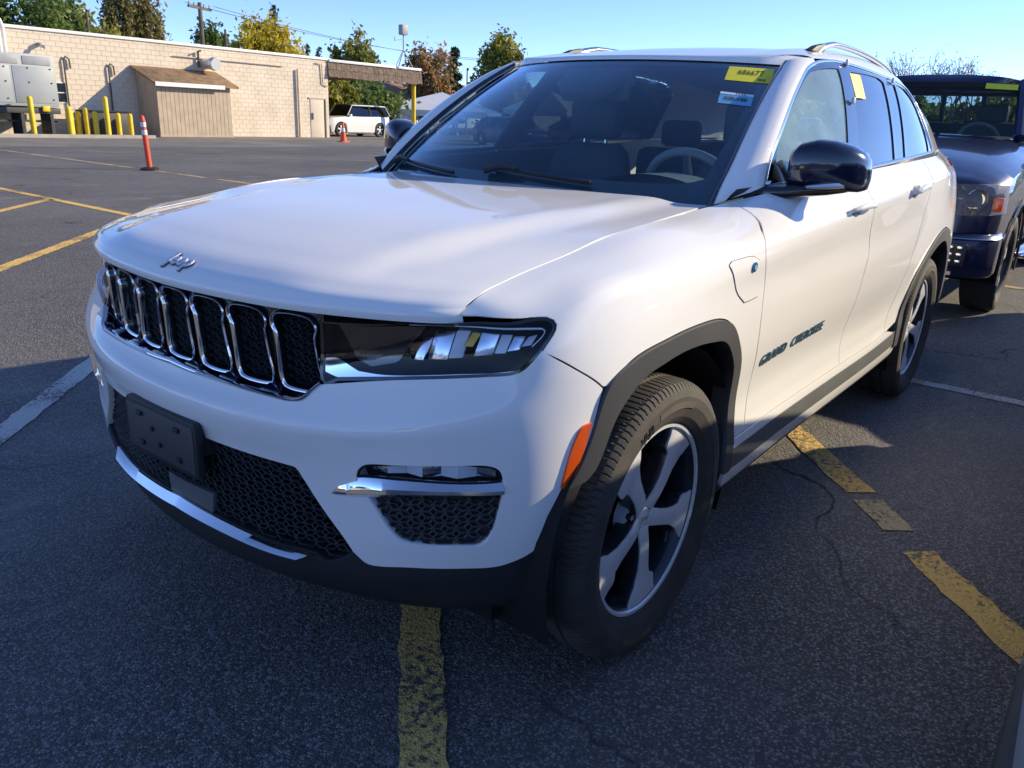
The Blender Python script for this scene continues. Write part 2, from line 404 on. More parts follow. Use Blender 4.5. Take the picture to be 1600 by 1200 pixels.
_D = [(0, [.16,.075,.04,.03,.03,.018,.003,.0,.034,.068,.06,.054,.058]),
      (2, [.16,.08,.045,.035,.03,.017,.004,.0,.042,.064,.062,.058,.06]),
      (3, [.15,.07,.03,.017,.014,.010,.004,.0,.036,.058,.062,.06,.064]),
      (5, [.13,.05,.02,.008,.006,.005,.002,.0,.020,.035,.045,.05,.07]),
      (6, [.10,.035,.012,.004,.001,.0,.0,.002,.007,.015,.033,.07,.135]),
      (7, [.06,.02,.006,.001,.0,.0,.0,.0,.003,.012,.037,.085,.165]),
      (9, [.06,.02,.006,.001,.0,.0,.0,.0,.002,.010,.038,.10,.185]),
      (11,[.10,.035,.012,.012,.026,.026,.010,.004,.005,.0,.032,.11,.21]),
      (12,[.10,.035,.012,.012,.028,.03,.010,.004,.007,.0,.026,.066,.13]),
      (13,[.10,.035,.012,.012,.028,.03,.010,.004,.008,.0,.022,.048,.080]),
      (15,[.10,.035,.012,.012,.028,.03,.010,.004,.008,.0,.022,.046,.074]),
      (17,[.07,.03,.012,.006,.004,.002,.0,.0,.001,.004,.018,.045,.085]),
      (18,[.08,.03,.012,.004,.002,.0,.002,.006,.02,.04,.066,.100,.145]),
      (20,[.12,.04,.012,.004,.0,.0,.004,.02,.035,.06,.09,.12,.155]),
      (23,[.16,.05,.01,.0,.0,.0,.02,.06,.09,.10,.11,.115,.12])]
_zz = lerp_rows(_Z, _i); _dd = lerp_rows(_D, _i)
_G = np.stack([PLAN[:, None, 0]-PN[:, None, 0]*_dd, PLAN[:, None, 1]-PN[:, None, 1]*_dd, _zz], -1)
_sv = np.linspace(0, 1.37, 200); _sp = HOOD.ev(w_cat(SHUT[:, 1], _sv)@SHUT[:, 0], _sv)
for _k, _x in ((5, .5395), (6, .495), (7, .36), (8, .2), (9, 0), (10, -.25), (11, -.5)):
    _p = np.array([np.interp(_x, _sp[::-1, 0], _sp[::-1, c]) for c in range(3)])+[0, -.002, .0015]
    _G[_k, 12] = _p
    _m = _G[_k, 10]; _G[_k, 11] = [_m[0]+(_p[0]-_m[0])*.48, _m[1]+(_p[1]-_m[1])*.48, _m[2]+(_p[2]-_m[2])*.68]
_G[0, :, 1] = 0; _G[-1, :, 1] = 0
# mirror across the centre line so that the nose and tail are smooth there
_GM = np.concatenate([_G[8:0:-1]*[1, -1, 1], _G, _G[-2:-5:-1]*[1, -1, 1]])
_UM = np.concatenate([-US[8:0:-1], US, 2*US[-1]-US[-2:-5:-1]])
BODY = Surf(_UM, VS, _GM, 1.0)
# cabin: belt -> side glass -> cant rail -> roof centre
CX = np.array([-.45,-.8,-1.2,-1.6,-2.0,-2.5,-3.0,-3.5,-3.85,-4.02])
def _cab():
    zb = [1.195,1.212,1.226,1.24,1.257,1.278,1.298,1.31,1.315,1.32]
    yb = [.775,.825,.862,.878,.880,.872,.848,.778,.705,.64]
    yr = [.665,.675,.685,.692,.690,.680,.655,.602,.555,.50]
    zr = [1.575,1.585,1.60,1.632,1.652,1.652,1.63,1.58,1.53,1.50]
    zt = [1.54,1.59,1.642,1.700,1.733,1.742,1.722,1.675,1.625,1.59]
    G = []
    for i in range(len(CX)):
        B = np.array([yb[i], zb[i]]); R = np.array([yr[i], zr[i]]); d = R-B
        bow = np.array([d[1], -d[0]])/np.hypot(*d)
        row = [B, B+d*.35+bow*.012, B+d*.70+bow*.014, R, (yr[i]-.025, zr[i]+.026), (yr[i]-.085, zr[i]+(zt[i]-zr[i])*.66), (.40, zt[i]-.010), (.2, zt[i]-.0025), (0, zt[i])]
        row += [(-.2, zt[i]-.0025)]
        G.append([(CX[i], a, b) for a, b in row])
    return np.array(G)
CAB = Surf(-CX, [0,.16,.32,.46,.50,.58,.88,1.08,1.28,1.48], _cab(), 1.0)
# windscreen: u across, v upwards
def _ws():
    rows = []
    for t in np.linspace(-1, 1, 9):
        a = abs(t)
        b = np.array([-.425-.185*a**2.3, t*.728, 1.128+.006*a*a]); c = np.array([-1.150-.205*a**2.3, t*.617, 1.630-.013*a*a])
        n = np.array([.55, 0, .83])
        rows.append([b+(c-b)*f+n*(.034*4*f*(1-f)) for f in (0, .25, .5, .75, 1)])
    return np.array(rows)
WS = Surf(np.linspace(-.7, .7, 9), np.linspace(0, .9, 5), _ws(), 1.0, vnat=True)
# grille plane: u along the nose, v = height
def _grs():
    zs = [.75, .80, .86, .92, .97, 1.0]; ds = [.080, .0755, .0725, .069, .0655, .064]
    k = np.arange(6); G = np.stack([PLAN[k][:, None, 0]-PN[k][:, None, 0]*ds, PLAN[k][:, None, 1]-PN[k][:, None, 1]*ds, np.broadcast_to(zs, (6, 6))], -1)
    G[0, :, 1] = 0
    return np.concatenate([-US[5:0:-1], US[:6]]), zs, np.concatenate([G[5:0:-1]*[1, -1, 1], G])
GRS = Surf(*_grs())
# outlines of the panels in the coordinates of their surfaces (metres along / up the skin)
TR = {
 'headlight': [(0.4854,0.986),(0.5583,0.9866),(0.6278,0.9901),(0.7187,1.0257),(0.817,1.0064),(0.8862,1.0045),(0.9385,1.006),(0.9973,1.0),(1.0227,0.9873),(1.0289,0.9706),(1.0263,0.9557),(1.0195,0.9412),(0.9958,0.9067),(0.9597,0.8675),(0.9397,0.8589),(0.8789,0.8622),(0.8175,0.8645),(0.7246,0.8644),(0.6619,0.8632),(0.5362,0.8628),(0.5001,0.8544),(0.4876,0.8744)],
 'lens': [(0.5091,0.9772),(0.5814,0.9814),(0.7039,0.9906),(0.8157,0.9954),(0.8835,0.9982),(0.9345,1.0012),(0.9935,0.9966),(1.0185,0.9844),(1.0232,0.9687),(1.02,0.9558),(1.0149,0.9456),(0.9932,0.9112),(0.957,0.8732),(0.9318,0.8687),(0.7961,0.8761),(0.6478,0.8762),(0.5874,0.8835),(0.5491,0.9125),(0.5166,0.9431)],
 'blade': [(0.482,0.9042),(0.5268,0.9055),(0.5541,0.8933),(0.5814,0.881),(0.6482,0.8736),(0.8173,0.8737),(0.9318,0.867),(0.9597,0.8675),(0.9397,0.8589),(0.8175,0.866),(0.6615,0.8658),(0.5383,0.8687),(0.495,0.8804)],
 'lip': [(0.5654,1.0057),(0.4965,1.0077),(0.357,1.0248),(0.2224,1.044),(0.0879,1.0606),(0.0,1.0821)],
 'trim': [(0.0403,0.8524),(0.0795,0.8495),(0.1659,0.8422),(0.2522,0.8334),(0.3655,0.8246),(0.4245,0.8204),(0.4581,0.826),(0.4755,0.8418),(0.4962,0.8568)],
 'S7': [(0.35,0.925),(0.3601,0.9486),(0.382,0.9608),(0.4562,0.9614),(0.4701,0.9533),(0.4648,0.9091),(0.4675,0.8612),(0.4546,0.8183),(0.4256,0.7948),(0.3857,0.7986),(0.3618,0.8156),(0.3547,0.8685)],
 'S6': [(0.2196,0.9337),(0.2378,0.9591),(0.2622,0.9647),(0.3282,0.9629),(0.3382,0.9515),(0.33,0.922),(0.3329,0.865),(0.3385,0.8094),(0.3181,0.7942),(0.2467,0.8009),(0.2301,0.8302),(0.2214,0.8881)],
 'S5': [(0.0811,0.9388),(0.1027,0.9613),(0.1319,0.9679),(0.1932,0.9647),(0.203,0.9518),(0.1943,0.9255),(0.2022,0.8678),(0.2119,0.8138),(0.1897,0.7985),(0.1162,0.8037),(0.0969,0.831),(0.0847,0.8899)],
 'S4': [(-0.0632,0.9391),(-0.0402,0.9626),(-0.0045,0.9703),(0.0537,0.9685),(0.0657,0.9577),(0.0512,0.9275),(0.058,0.872),(0.0775,0.816),(0.0562,0.8005),(-0.0153,0.804),(-0.0376,0.8315),(-0.055,0.8915)],
 'shut_bf': [(0.9952,0.9004),(1.0265,0.8726),(1.079,0.8266),(1.1569,0.7629)],
 'intake': [(0.0716,0.6389),(0.1313,0.6393),(0.2671,0.6358),(0.409,0.6312),(0.4373,0.6279),(0.451,0.608),(0.4944,0.5455),(0.5467,0.4759),(0.5784,0.4255),(0.5414,0.4046),(0.4938,0.3947),(0.469,0.4086),(0.3285,0.4139),(0.148,0.4281),(0.0231,0.439)],
 'strip': [(0.148,0.4281),(0.3285,0.4139),(0.4271,0.4117),(0.4692,0.4102),(0.427,0.3863),(0.2915,0.3893),(0.1025,0.3992)],
 'white_low': [(0.5784,0.4255),(0.6119,0.4008),(0.6475,0.3974),(0.7084,0.4007),(0.8309,0.4009),(0.9361,0.3994),(1.0048,0.4259),(1.0347,0.4989),(1.0587,0.5693),(1.0664,0.585)],
 'arch_out': [(1.0664,0.5839),(1.1309,0.692),(1.1695,0.7605),(1.2631,0.7933),(1.4107,0.8011),(1.5609,0.8013),(1.7058,0.7935),(1.7837,0.776),(1.8482,0.7448),(1.9148,0.6971),(1.9901,0.6168),(1.9521,0.5017),(1.9108,0.4507),(1.8262,0.3961)],
 'arch_in': [(1.2048,0.7035),(1.289,0.7462),(1.3932,0.7584),(1.5083,0.7631),(1.6458,0.7587),(1.7489,0.7487),(1.8103,0.7245),(1.8619,0.6881),(1.9188,0.5917),(1.8876,0.4819),(1.8313,0.4175)],
 'amber': [(1.1251,0.7131),(1.0994,0.7111),(1.0763,0.6816),(1.0589,0.6248),(1.0541,0.5924),(1.0699,0.5834),(1.0857,0.6151),(1.1115,0.6728)],
 'fog': [(0.5944,0.6301),(0.6003,0.6486),(0.6181,0.6644),(0.6917,0.6729),(0.8021,0.6803),(0.8904,0.6784),(0.911,0.6673),(0.9189,0.6409),(0.9176,0.5962),(0.9096,0.5385),(0.8985,0.4892),(0.8758,0.4559),(0.8299,0.4557),(0.7263,0.4624),(0.6938,0.4758),(0.6713,0.5069),(0.6443,0.5528),(0.6235,0.5863),(0.6042,0.6104)],
 'foglamp': [(0.5944,0.6301),(0.6003,0.6486),(0.6181,0.6644),(0.8904,0.6784),(0.911,0.6673),(0.9173,0.6457),(0.9013,0.6413),(0.6994,0.6388)],
 'fogchrome': [(0.527,0.5841),(0.5596,0.6109),(0.5958,0.6272),(0.7003,0.6358),(0.9013,0.6397),(0.9202,0.6407),(0.9214,0.6059),(0.8231,0.6115),(0.622,0.5876),(0.5391,0.5801)],
 'fogmesh': [(0.6235,0.5863),(0.6443,0.5528),(0.6713,0.5075),(0.6938,0.4758),(0.7263,0.4634),(0.8299,0.4557),(0.8758,0.4559),(0.8985,0.4892),(0.9096,0.5385),(0.9174,0.6025),(0.8221,0.6096)],
 'shut_fd': [(2.1072,1.0649),(2.0724,1.0153),(2.0069,0.9723),(1.9803,0.9114),(2.022,0.8362),(2.0265,0.7824),(2.0466,0.723),(2.0811,0.6603),(2.0848,0.622),(2.077,0.5381)],
 'shut_dd': [(3.0746,1.0215),(3.0888,0.9601),(3.1153,0.8791),(3.1715,0.8029),(3.1483,0.7689),(3.1204,0.6903),(3.0814,0.604),(3.0671,0.5505)],
 'charge': [(1.7279,0.9199),(1.7462,0.9285),(1.8823,0.9199),(1.9287,0.9017),(1.9574,0.8647),(1.9694,0.8139),(1.8936,0.8119),(1.8636,0.8125),(1.7965,0.8448)],
 'emblem': [(1.8924,0.8902)],
 'badge_side': [(2.1151,0.6774),(2.761,0.6911)],
 'handles': [(2.7662,0.9343),(3.0384,0.9183),(3.671,0.9085),(3.9079,0.9139)],
 'win_out': [(0.777,0.0056),(0.8371,0.0887),(0.9539,0.1916),(1.0875,0.2929),(1.2407,0.3825),(1.3714,0.4399),(1.5081,0.4689),(1.6839,0.4741),(1.8267,0.4655),(2.0915,0.4483),(2.4155,0.433),(2.6632,0.4376),(3.0377,0.4261),(3.0537,0.2927),(3.0467,0.1265),(3.0831,0.0124),(3.0384,0.0),(2.3918,0.0),(1.7612,0.0),(0.8564,0.0086)],
 'glassF': [(0.8915,0.113),(1.0695,0.2642),(1.2555,0.3716),(1.3878,0.4226),(1.5729,0.4358),(1.7069,0.4325),(1.672,0.3526),(1.5502,0.1296),(1.4877,0.0)],
 'glassR': [(1.8466,0.4205),(2.2883,0.4141),(2.3565,0.3986),(2.1165,0.0),(1.7317,0.0),(1.64,0.1049)],
 'glassQ': [(2.6733,0.415),(3.0838,0.4069),(2.8903,0.0664),(2.8225,0.0009),(2.5062,0.0029),(2.3769,0.0044)],
 'ws_edge': [(0.691,0.0375),(0.7,0.1218),(0.7,0.3392),(0.7,0.6393),(0.7,0.8761),(0.4722,0.8682),(0.1873,0.864),(-0.1634,0.8508),(0.1192,0.0827)],
 'stk': [(0.5277,0.841),(0.6813,0.8388),(0.7,0.7156),(0.5456,0.7278),(0.5597,0.6404),(0.6691,0.6265),(0.6792,0.5474),(0.5731,0.5609)],
 'stkR': [(1.8227,0.4159),(1.9636,0.411),(1.9178,0.2999),(1.7868,0.3058)],
 'badge': [(-0.0576,0.0812),(0.0837,0.0691),(-0.0078,0.0533),(0.1002,0.0489),(0.0226,0.0702)],
 'wiper': [(0.326,0.0862),(0.2045,0.098),(-0.0018,0.1073),(-0.0477,0.135)],
}
# ------------------------------------------------------------------ car materials
pmat('white_paint', (.86, .855, .83), .5, coat=1.0, coat_rough=.008, spec=0.)
pmat('black_gloss', (.008, .009, .012), .12, coat=1.0)
pmat('navy_gloss', (.006, .009, .030), .15, coat=1.0)
noisy(pmat('black_plastic', (.022, .023, .026), .55), 3, .18, .0004, 900)
noisy(pmat('cladding', (.058, .060, .064), .5), 4, .15, .0004, 900)
noisy(pmat('sill_grey', (.12, .125, .125), .45), 4, .1)
pmat('chrome', (.82, .83, .85), .06, metal=1.0)
pmat('satin_chrome', (.60, .61, .63), .22, metal=1.0)
noisy(pmat('dark_void', (.004, .004, .005), .8), 5, .1)
noisy(pmat('rubber', (.058, .053, .047), .8), 14, .22, .0005, 300)
noisy(pmat('dusty_rubber', (.10, .085, .07), .8), 9, .3, .0005, 250)
noisy(pmat('rim_machined', (.76, .77, .79), .32, metal=.2), 12, .05, rough_amount=.05)
pmat('rim_dark', (.055, .06, .07), .3, metal=.6, coat=.5)
noisy(pmat('brake_iron', (.11, .10, .095), .5, metal=.7), 30, .3)
noisy(pmat('cabin_dark', (.07, .075, .085), .6), 6, .15, .0005, 400)
noisy(pmat('cabin_grey', (.13, .14, .15), .65), 8, .15, .0005, 500)
noisy(pmat('cabin_light', (.26, .27, .27), .7), 8, .1)
pmat('amber', (.75, .10, .008), .18, coat=1.0)
pmat('red_lens', (.35, .008, .01), .15, coat=1.0)
pmat('lamp_silver', (.72, .74, .78), .16, metal=1.0)
pmat('lamp_white', (.70, .74, .80), .25)
pmat('lamp_yellow', (.75, .52, .10), .3)
pmat('emblem_blue', (.02, .25, .42), .25, metal=.5, coat=1.0)
pmat('badge_teal', (.16, .27, .32), .25, metal=.8)
noisy(pmat('sticker_yellow', (.80, .72, .03), .6), 40, .06)
noisy(pmat('sticker_orange', (.85, .52, .06), .6), 40, .06)
noisy(pmat('sticker_blue', (.16, .42, .62), .6), 40, .08)
noisy(pmat('print_ink', (.05, .07, .06), .7), 40, .05)
noisy(pmat('print_pale', (.70, .80, .84), .7), 40, .05)
glassmat('windscreen_glass', (.62, .78, .82), boost=2.3, refl_col=(.72, .88, 1.0))
glassmat('front_door_glass', (.55, .70, .68), boost=1.1, dust=.34, dust_col=(.50, .72, .64))
glassmat('privacy_glass', (.05, .06, .07), boost=1.5, dust=.04)
glassmat('lens_clear', (.92, .94, .97), boost=.55)

ML = list   # shorthand for point lists
def uv_of(x, z):
    """flank point (x, z) -> body coordinates"""
    x = np.atleast_1d(np.asarray(x, float)); z = np.atleast_1d(np.asarray(z, float)); out = []
    px_ = PLAN[7:20, 0][::-1]; pu = US[7:20][::-1]; vv = np.linspace(VS[0], VS[-1], 160)
    for a, b in zip(x, z):
        u = np.interp(a, px_, pu); zc = BODY.ev(np.full(160, u), vv)[:, 2]
        out.append((u, np.interp(b, np.maximum.accumulate(zc), vv)))
    return out
SUV = empty('parked_suv', (0, 0, 0), label='large white SUV with seven chrome grille slots filling the middle', cat='suv')
ARCH_OUT = TR['arch_out'][:10]+[(1.950,.63),(1.958,.55),(1.952,.47),(1.945,.43)]
ARCH_IN = [(1.085,.44),(1.105,.53),(1.145,.615)]+TR['arch_in'][:8]+[(1.888,.62),(1.895,.54),(1.89,.47),(1.88,.43)]
_rx = lambda L: uv_of([p[0] for p in L], [p[1] for p in L])
RARCH_OUT = _rx([(-2.45,.38),(-2.455,.47),(-2.50,.56),(-2.63,.70),(-2.73,.785),(-2.847,.848),(-2.98,.893),(-3.13,.913),(-3.25,.905),(-3.36,.872),(-3.44,.80),(-3.50,.68),(-3.53,.55),(-3.54,.42)])
RARCH_IN = _rx([(-2.52,.38),(-2.53,.48),(-2.575,.58),(-2.69,.69),(-2.78,.757),(-2.88,.808),(-3.0,.838),(-3.12,.848),(-3.22,.838),(-3.31,.80),(-3.38,.74),(-3.435,.65),(-3.46,.54),(-3.47,.42)])
# ---- front bumper skin
_sb = TR['shut_bf']
trimc = [(0, .8545)]+TR['trim']
hl_bot = TR['headlight'][13:20][::-1]            # left to right along the lower edge
half = outline([trimc, [TR['trim'][-1]]+hl_bot[1:]+[TR['headlight'][12]], [TR['headlight'][12]]+_sb[1:], [_sb[-1], TR['arch_out'][1], TR['arch_out'][0]],
                TR['white_low'][::-1], TR['intake'][8:0:-1]+[TR['intake'][0], (0, .639)]], .012)
hu = half[half[:, 0] > -1e-6]
fogp = outline([TR['fog']+[TR['fog'][0]]], .010)
bump_poly = mirror_poly(np.concatenate([[(0, .8545)], hu[hu[:, 0] > 1e-4], [(0, .639)]]))
panel('front_bumper', BODY, bump_poly, 'white_paint', SUV, both=False, holes=(fogp, fogp*[-1, 1]), gap=.0008, fl=.022, hole_fl=.045, sp=.02)
# ---- lower valance and its chrome strip
vt = [(0, .44)]+[TR['strip'][0], TR['strip'][1], TR['strip'][2], TR['strip'][3]]
val = outline([vt, [TR['strip'][3], TR['intake'][10], TR['intake'][9], TR['white_low'][0]], TR['white_low'], [TR['white_low'][-1], (1.125,.60)], [(1.125,.60),(1.088,.50),(1.06,.40),(1.045,.30),(1.04,.262)], ('l', [(1.04,.262),(0,.255)])], .014)
panel('lower_valance', BODY, mirror_poly(np.concatenate([[(0, .44)], val[val[:, 0] > 1e-4], [(0, .255)]])), 'black_plastic', SUV, both=False, fl=.03, off=-.002, sp=.03)
tp = resample([(0, .4405)]+TR['strip'][:4], .015); bt = resample([(0, .402)]+[TR['strip'][6], TR['strip'][5], TR['strip'][4]], .015); bt = bt*.5+.5*np.stack([bt[:, 0], np.interp(bt[:, 0], tp[:, 0], tp[:, 1])], -1)
n = 60; R = []
for cur, of in ((tp, -.012), (tp, .002), (bt, .020), (bt-[0, .004], .018), (bt-[0, .006], .0)):
    q = np.stack([np.interp(np.linspace(0, 1, n), np.linspace(0, 1, len(cur)), cur[:, k]) for k in (0, 1)], -1); q = np.concatenate([q[::-1]*[-1, 1], q[1:]])
    R.append(BODY.at(q[:, 0], q[:, 1], np.full(len(q), of)))
m = MB(); m.grid(R); m.build('lower_chrome_strip', 'chrome', SUV, smooth=True, angle=40)
# ---- lower intake: dark back and honeycomb net
it = outline([[(0, .639)]+TR['intake'][:5], TR['intake'][4:9], [TR['intake'][8], TR['intake'][9], TR['intake'][10], TR['strip'][3]], TR['strip'][3::-1]+[(0, .4405)]], .015)
intake = mirror_poly(np.concatenate([[(0, .639)], it[it[:, 0] > 1e-4], [(0, .4405)]]))
ib = panel('lower_intake', BODY, inset(intake, -.012), 'dark_void', SUV, both=False, off=-.05, fl=0, sp=.04)
V, F = honeycomb(BODY, inset(intake, .006), .060, .030, -.016, .02, wall=.86)
tag(mk('honeycomb_net', V, F, 'black_plastic', ib, smooth=False), kind='stuff')
# frame lip round the intake, radar cover, plate bracket
rp = outline([('l', [(-.065,.485),(.135,.485),(.125,.425),(-.055,.425),(-.065,.485)])], .012)
panel('radar_cover', BODY, rp, 'sill_grey', SUV, both=False, off=-.006, fl=.02)
pb = outline([('l', [(-.17,.695),(.17,.695),(.165,.535),(-.165,.535),(-.17,.695)])], .02)
m = MB()
def plate_fn(a, b, h):   # flat plate standing off the bumper
    return (.808+h-.10*(b-.61)*0, a, b)
PLN = np.array([(-.158,.66),(.158,.66),(.152,.525),(-.152,.525)])
m.prism([(-.160,.545),(-.150,.535),(.150,.535),(.160,.545),(.160,.672),(.152,.680),(-.152,.680),(-.160,.672)], 0, .020, fn=plate_fn)
plate = m.build('plate_bracket', 'black_plastic', SUV, bevel=.004)
m = MB(); m.prism([(-.15,.548),(.15,.548),(.15,.668),(-.15,.668)], .0195, .0225, fn=plate_fn); m.build('plate_face', 'cladding', plate, bevel=.001)
for a, b in ((-.085,.648),(.085,.648),(-.03,.62),(.0,.585),(.085,.57),(-.085,.57)):
    m = MB(); m.box((.833, a, b), (.008, .022 if abs(a) > .05 else .012, .012)); m.build('plate_clip', 'black_plastic', plate, bevel=.002)
m = MB(); m.box((.78, 0, .63), (.07, .30, .08)); m.build('plate_mount', 'black_plastic', plate)
# ---- grille: black field with seven slots on an upright plane, chrome border on the bumper below
SLOT = np.array([(-.060,.938),(-.057,.956),(-.042,.9665),(.042,.9665),(.057,.956),(.060,.938),(.0535,.922),(.054,.87),(.059,.820),(.052,.802),(.036,.7965),(-.036,.7965),(-.050,.802),(-.056,.820),(-.054,.87),(-.0535,.922)])
_slots = []
for k in range(-3, 4):
    P = SLOT+[.1385*k+.0, 0]; P = P+np.stack([.10*np.sign(k)*(.93-P[:, 1])*(abs(k) > 0)*.9, 0*P[:, 1]], -1)
    _slots.append(outline([np.concatenate([P, P[:1]])], .006))
gp = outline([[(0,.992),(.25,.99),(.492,.985)], ('l', [(.492,.985),(.492,.80),(.47,.772)]), [(.47,.772),(.25,.762),(0,.76)]], .012)
GR = panel('grille', GRS, mirror_poly(np.concatenate([[(0,.992)], gp[gp[:, 0] > 1e-4], [(0,.76)]])), 'black_gloss', SUV, both=False, holes=[inset(o_, .003) for o_ in _slots], off=-.004, fl=0, sp=.04)
for o_ in _slots:
    if area(o_) < 0: o_ = o_[::-1]
    n = len(o_); U = []; O = []
    rings = [(inset(o_, -.005), -.006), (inset(o_, -.0042), .005), (inset(o_, -.0018), .0092), (inset(o_, .0012), .0085), (inset(o_, .0045), .003), (inset(o_, .0065), -.03)]
    for rr, of in rings: U.append(rr); O += [of]*n
    U = np.concatenate(U); V = GRS.at(U[:, 0], U[:, 1], np.array(O)); F = []
    for k in range(5): F += [(k*n+i, k*n+(i+1) % n, k*n+n+(i+1) % n, k*n+n+i) for i in range(n)]
    fr = mk('slot_frame', V[:], F, ['chrome', 'black_gloss'], GR, angle=50)
    fr.data.polygons.foreach_set('material_index', np.array([1]*n+[0]*(3*n)+[1]*n))
    panel('slot_back', GRS, inset(o_, .002), 'dark_void', fr, both=False, off=-.032, fl=0, sp=.04)
    V, F = honeycomb(GRS, inset(o_, .007), .044, .022, -.014, .014, wall=.86)
    tag(mk('slot_net', V, F, 'black_plastic', fr, smooth=False), kind='stuff')
tc = resample(trimc, .01)
c = np.concatenate([tc[::-1]*[-1, 1], tc[1:]]); n = len(c)
T = np.gradient(c, axis=0); T /= np.linalg.norm(T, axis=1)[:, None]; nn = np.stack([-T[:, 1], T[:, 0]], -1)
U = np.concatenate([c+nn*dv for dv in (-.002, -.002, .003, .008, .011)]); O = np.repeat([-.01, .004, .008, .005, -.006], n)
mk('grille_chrome_border', BODY.at(U[:, 0], U[:, 1], O), [(k*n+i, k*n+i+1, k*n+n+i+1, k*n+n+i) for k in range(4) for i in range(n-1)], 'chrome', GR, angle=60)
# dark shelf between border and slots, with raised steps between the slots
A_ = BODY.at(c[:, 0], c[:, 1]+.009, np.full(n, -.004)); B_ = GRS.at(np.clip(c[:, 0], -.49, .49), np.where(np.abs(c[:, 0]) > .46, np.clip(c[:, 1]-.05, .76, .83), .785), np.full(n, -.004))
m = MB(); m.grid([A_, (A_+B_)/2+[0, 0, -.004], B_]); m.build('grille_shelf', 'navy_gloss', GR, smooth=True, angle=70)
for k in range(-3, 3):
    uc = (k+.5)*.1385; uc += .008*np.sign(uc)
    w = .030; aa = [(uc-w, .0), (uc+w, .0), (uc+w*.6, 1), (uc-w*.6, 1)]
    P = []
    for q, hgt in ((aa, -.012), (aa, .010)):
        for uu_, t in q:
            vb = np.interp(abs(uu_), tc[:, 0], tc[:, 1]); a_ = BODY.at([uu_], [vb+.010], [-.002])[0]; b_ = GRS.at([uu_], [.793], [.002])[0]
            P.append(a_*(1-t)+b_*t+[0, 0, hgt*(1 if t else .35)])
    m = MB(); m.hexa(P); m.build('grille_step', 'navy_gloss', GR, bevel=.003)
# ---- headlights, fog lamps (left, then mirrored)
def mirrored(objs):
    """copies across the centre line as their own objects; the first is the parent of the others"""
    out = []
    for o in objs:
        me = o.data.copy(); 
        co = np.empty(len(me.vertices)*3); me.vertices.foreach_get('co', co); co = co.reshape(-1, 3)*[1, -1, 1]
        me.vertices.foreach_set('co', co.ravel())
        bm = bmesh.new(); bm.from_mesh(me); bmesh.ops.reverse_faces(bm, faces=bm.faces); bm.to_mesh(me); bm.free(); me.update()
        c = link(o.name.split('.')[0], me, None)
        for k in o.keys():
            if k in ('label', 'kind'): c[k] = o[k]
        out.append((o, c))
    mp = {o: c for o, c in out}
    for o, c in out: c.parent = mp.get(o.parent, o.parent)
    return [c for _, c in out]
hl = outline([TR['headlight'][:5]+[(.80,1.020)]+[(.878,1.0112)]+[(.93,1.004)]+TR['headlight'][7:14], TR['headlight'][13:20], [TR['headlight'][19], TR['headlight'][20], TR['headlight'][21], (.485,.93), TR['headlight'][0]]], .012)
parts = []
HLT = panel('headlight', BODY, hl, 'dark_void', SUV, both=False, off=-.055, fl=0, sp=.04); parts.append(HLT)
# side wall of the lamp pocket
n = len(hl); V = np.concatenate([BODY.at(hl[:, 0], hl[:, 1], -.004), BODY.at(hl[:, 0], hl[:, 1], -.056)])
parts.append(mk('lamp_housing', V, [(i, (i+1) % n, n+(i+1) % n, n+i) for i in range(n)], 'black_plastic', HLT))
lens = outline([TR['lens'][:3]+[(.80,1.013),(.878,1.0035),(.93,.9985)]+TR['lens'][6:13], TR['lens'][12:17], TR['lens'][16:]+[TR['lens'][0]]], .012)
parts.append(panel('lens', BODY, inset(hl, .003), 'lens_clear', HLT, both=False, off=-.002, fl=0, sp=.02))
parts.append(panel('lens_rim', BODY, hl, 'black_gloss', HLT, both=False, holes=(inset(hl, .007),), off=-.001, fl=.006, sp=.03))
bl = outline([TR['blade'][:4], TR['blade'][3:8], TR['blade'][8:], [TR['blade'][-1], TR['blade'][0]]], .01)
parts.append(panel('chrome_blade', BODY, bl, 'chrome', HLT, both=False, off=-.006, fl=.012, sp=.012))
# dark inner bezel with a stepped window, silver reflector facets behind it
bz = outline([('l', [(.515,.968),(.60,.968),(.70,.978),(.735,.980),(.665,.900),(.60,.890),(.56,.905),(.515,.968)])], .012)
parts.append(panel('lamp_bezel', BODY, bz, 'black_gloss', HLT, both=False, off=-.028, fl=.02, sp=.02))
fac = [(.715,.742,-.030,-.020,'lamp_silver',.906,.952),(.748,.800,-.034,-.018,'lamp_silver',.908,.972),(.803,.834,-.018,-.030,'lamp_white',.911,.974),(.838,.858,-.026,-.020,'lamp_yellow',.935,.970),(.861,.902,-.016,-.032,'lamp_silver',.914,.974),(.905,.930,-.028,-.016,'lamp_white',.917,.972),(.933,.962,-.018,-.028,'lamp_silver',.921,.969),(.965,.986,-.024,-.016,'lamp_white',.930,.964)]
for a, b, o1, o2, mt, t0, t1 in fac:
    P = np.array([(a-.012,t0),(b-.012,t0),(b+.006,t1),(a+.006,t1)])
    V = np.concatenate([BODY.at(P[:, 0], P[:, 1], np.array([o1, o2, o2-.010, o1-.010])), BODY.at(P[:, 0], P[:, 1], np.full(4, -.053))])
    m = MB(); m.hexa(np.concatenate([V[4:], V[:4]])); parts.append(m.build('reflector', mt, HLT, bevel=.0015))
dr = resample([(.70,.993),(.80,.998),(.90,.990),(.975,.983),(1.005,.968),(.998,.950),(.975,.925)], .01)
V = np.concatenate([BODY.at(dr[:, 0], dr[:, 1]+d, o_) for d, o_ in ((-.003, -.012), (-.002, -.008), (.002, -.008), (.003, -.012))]); n = len(dr)
parts.append(mk('running_light', V, [(k*n+i, k*n+i+1, k*n+n+i+1, k*n+n+i) for k in range(3) for i in range(n-1)], 'lamp_white', HLT, angle=40))
mirrored(parts)
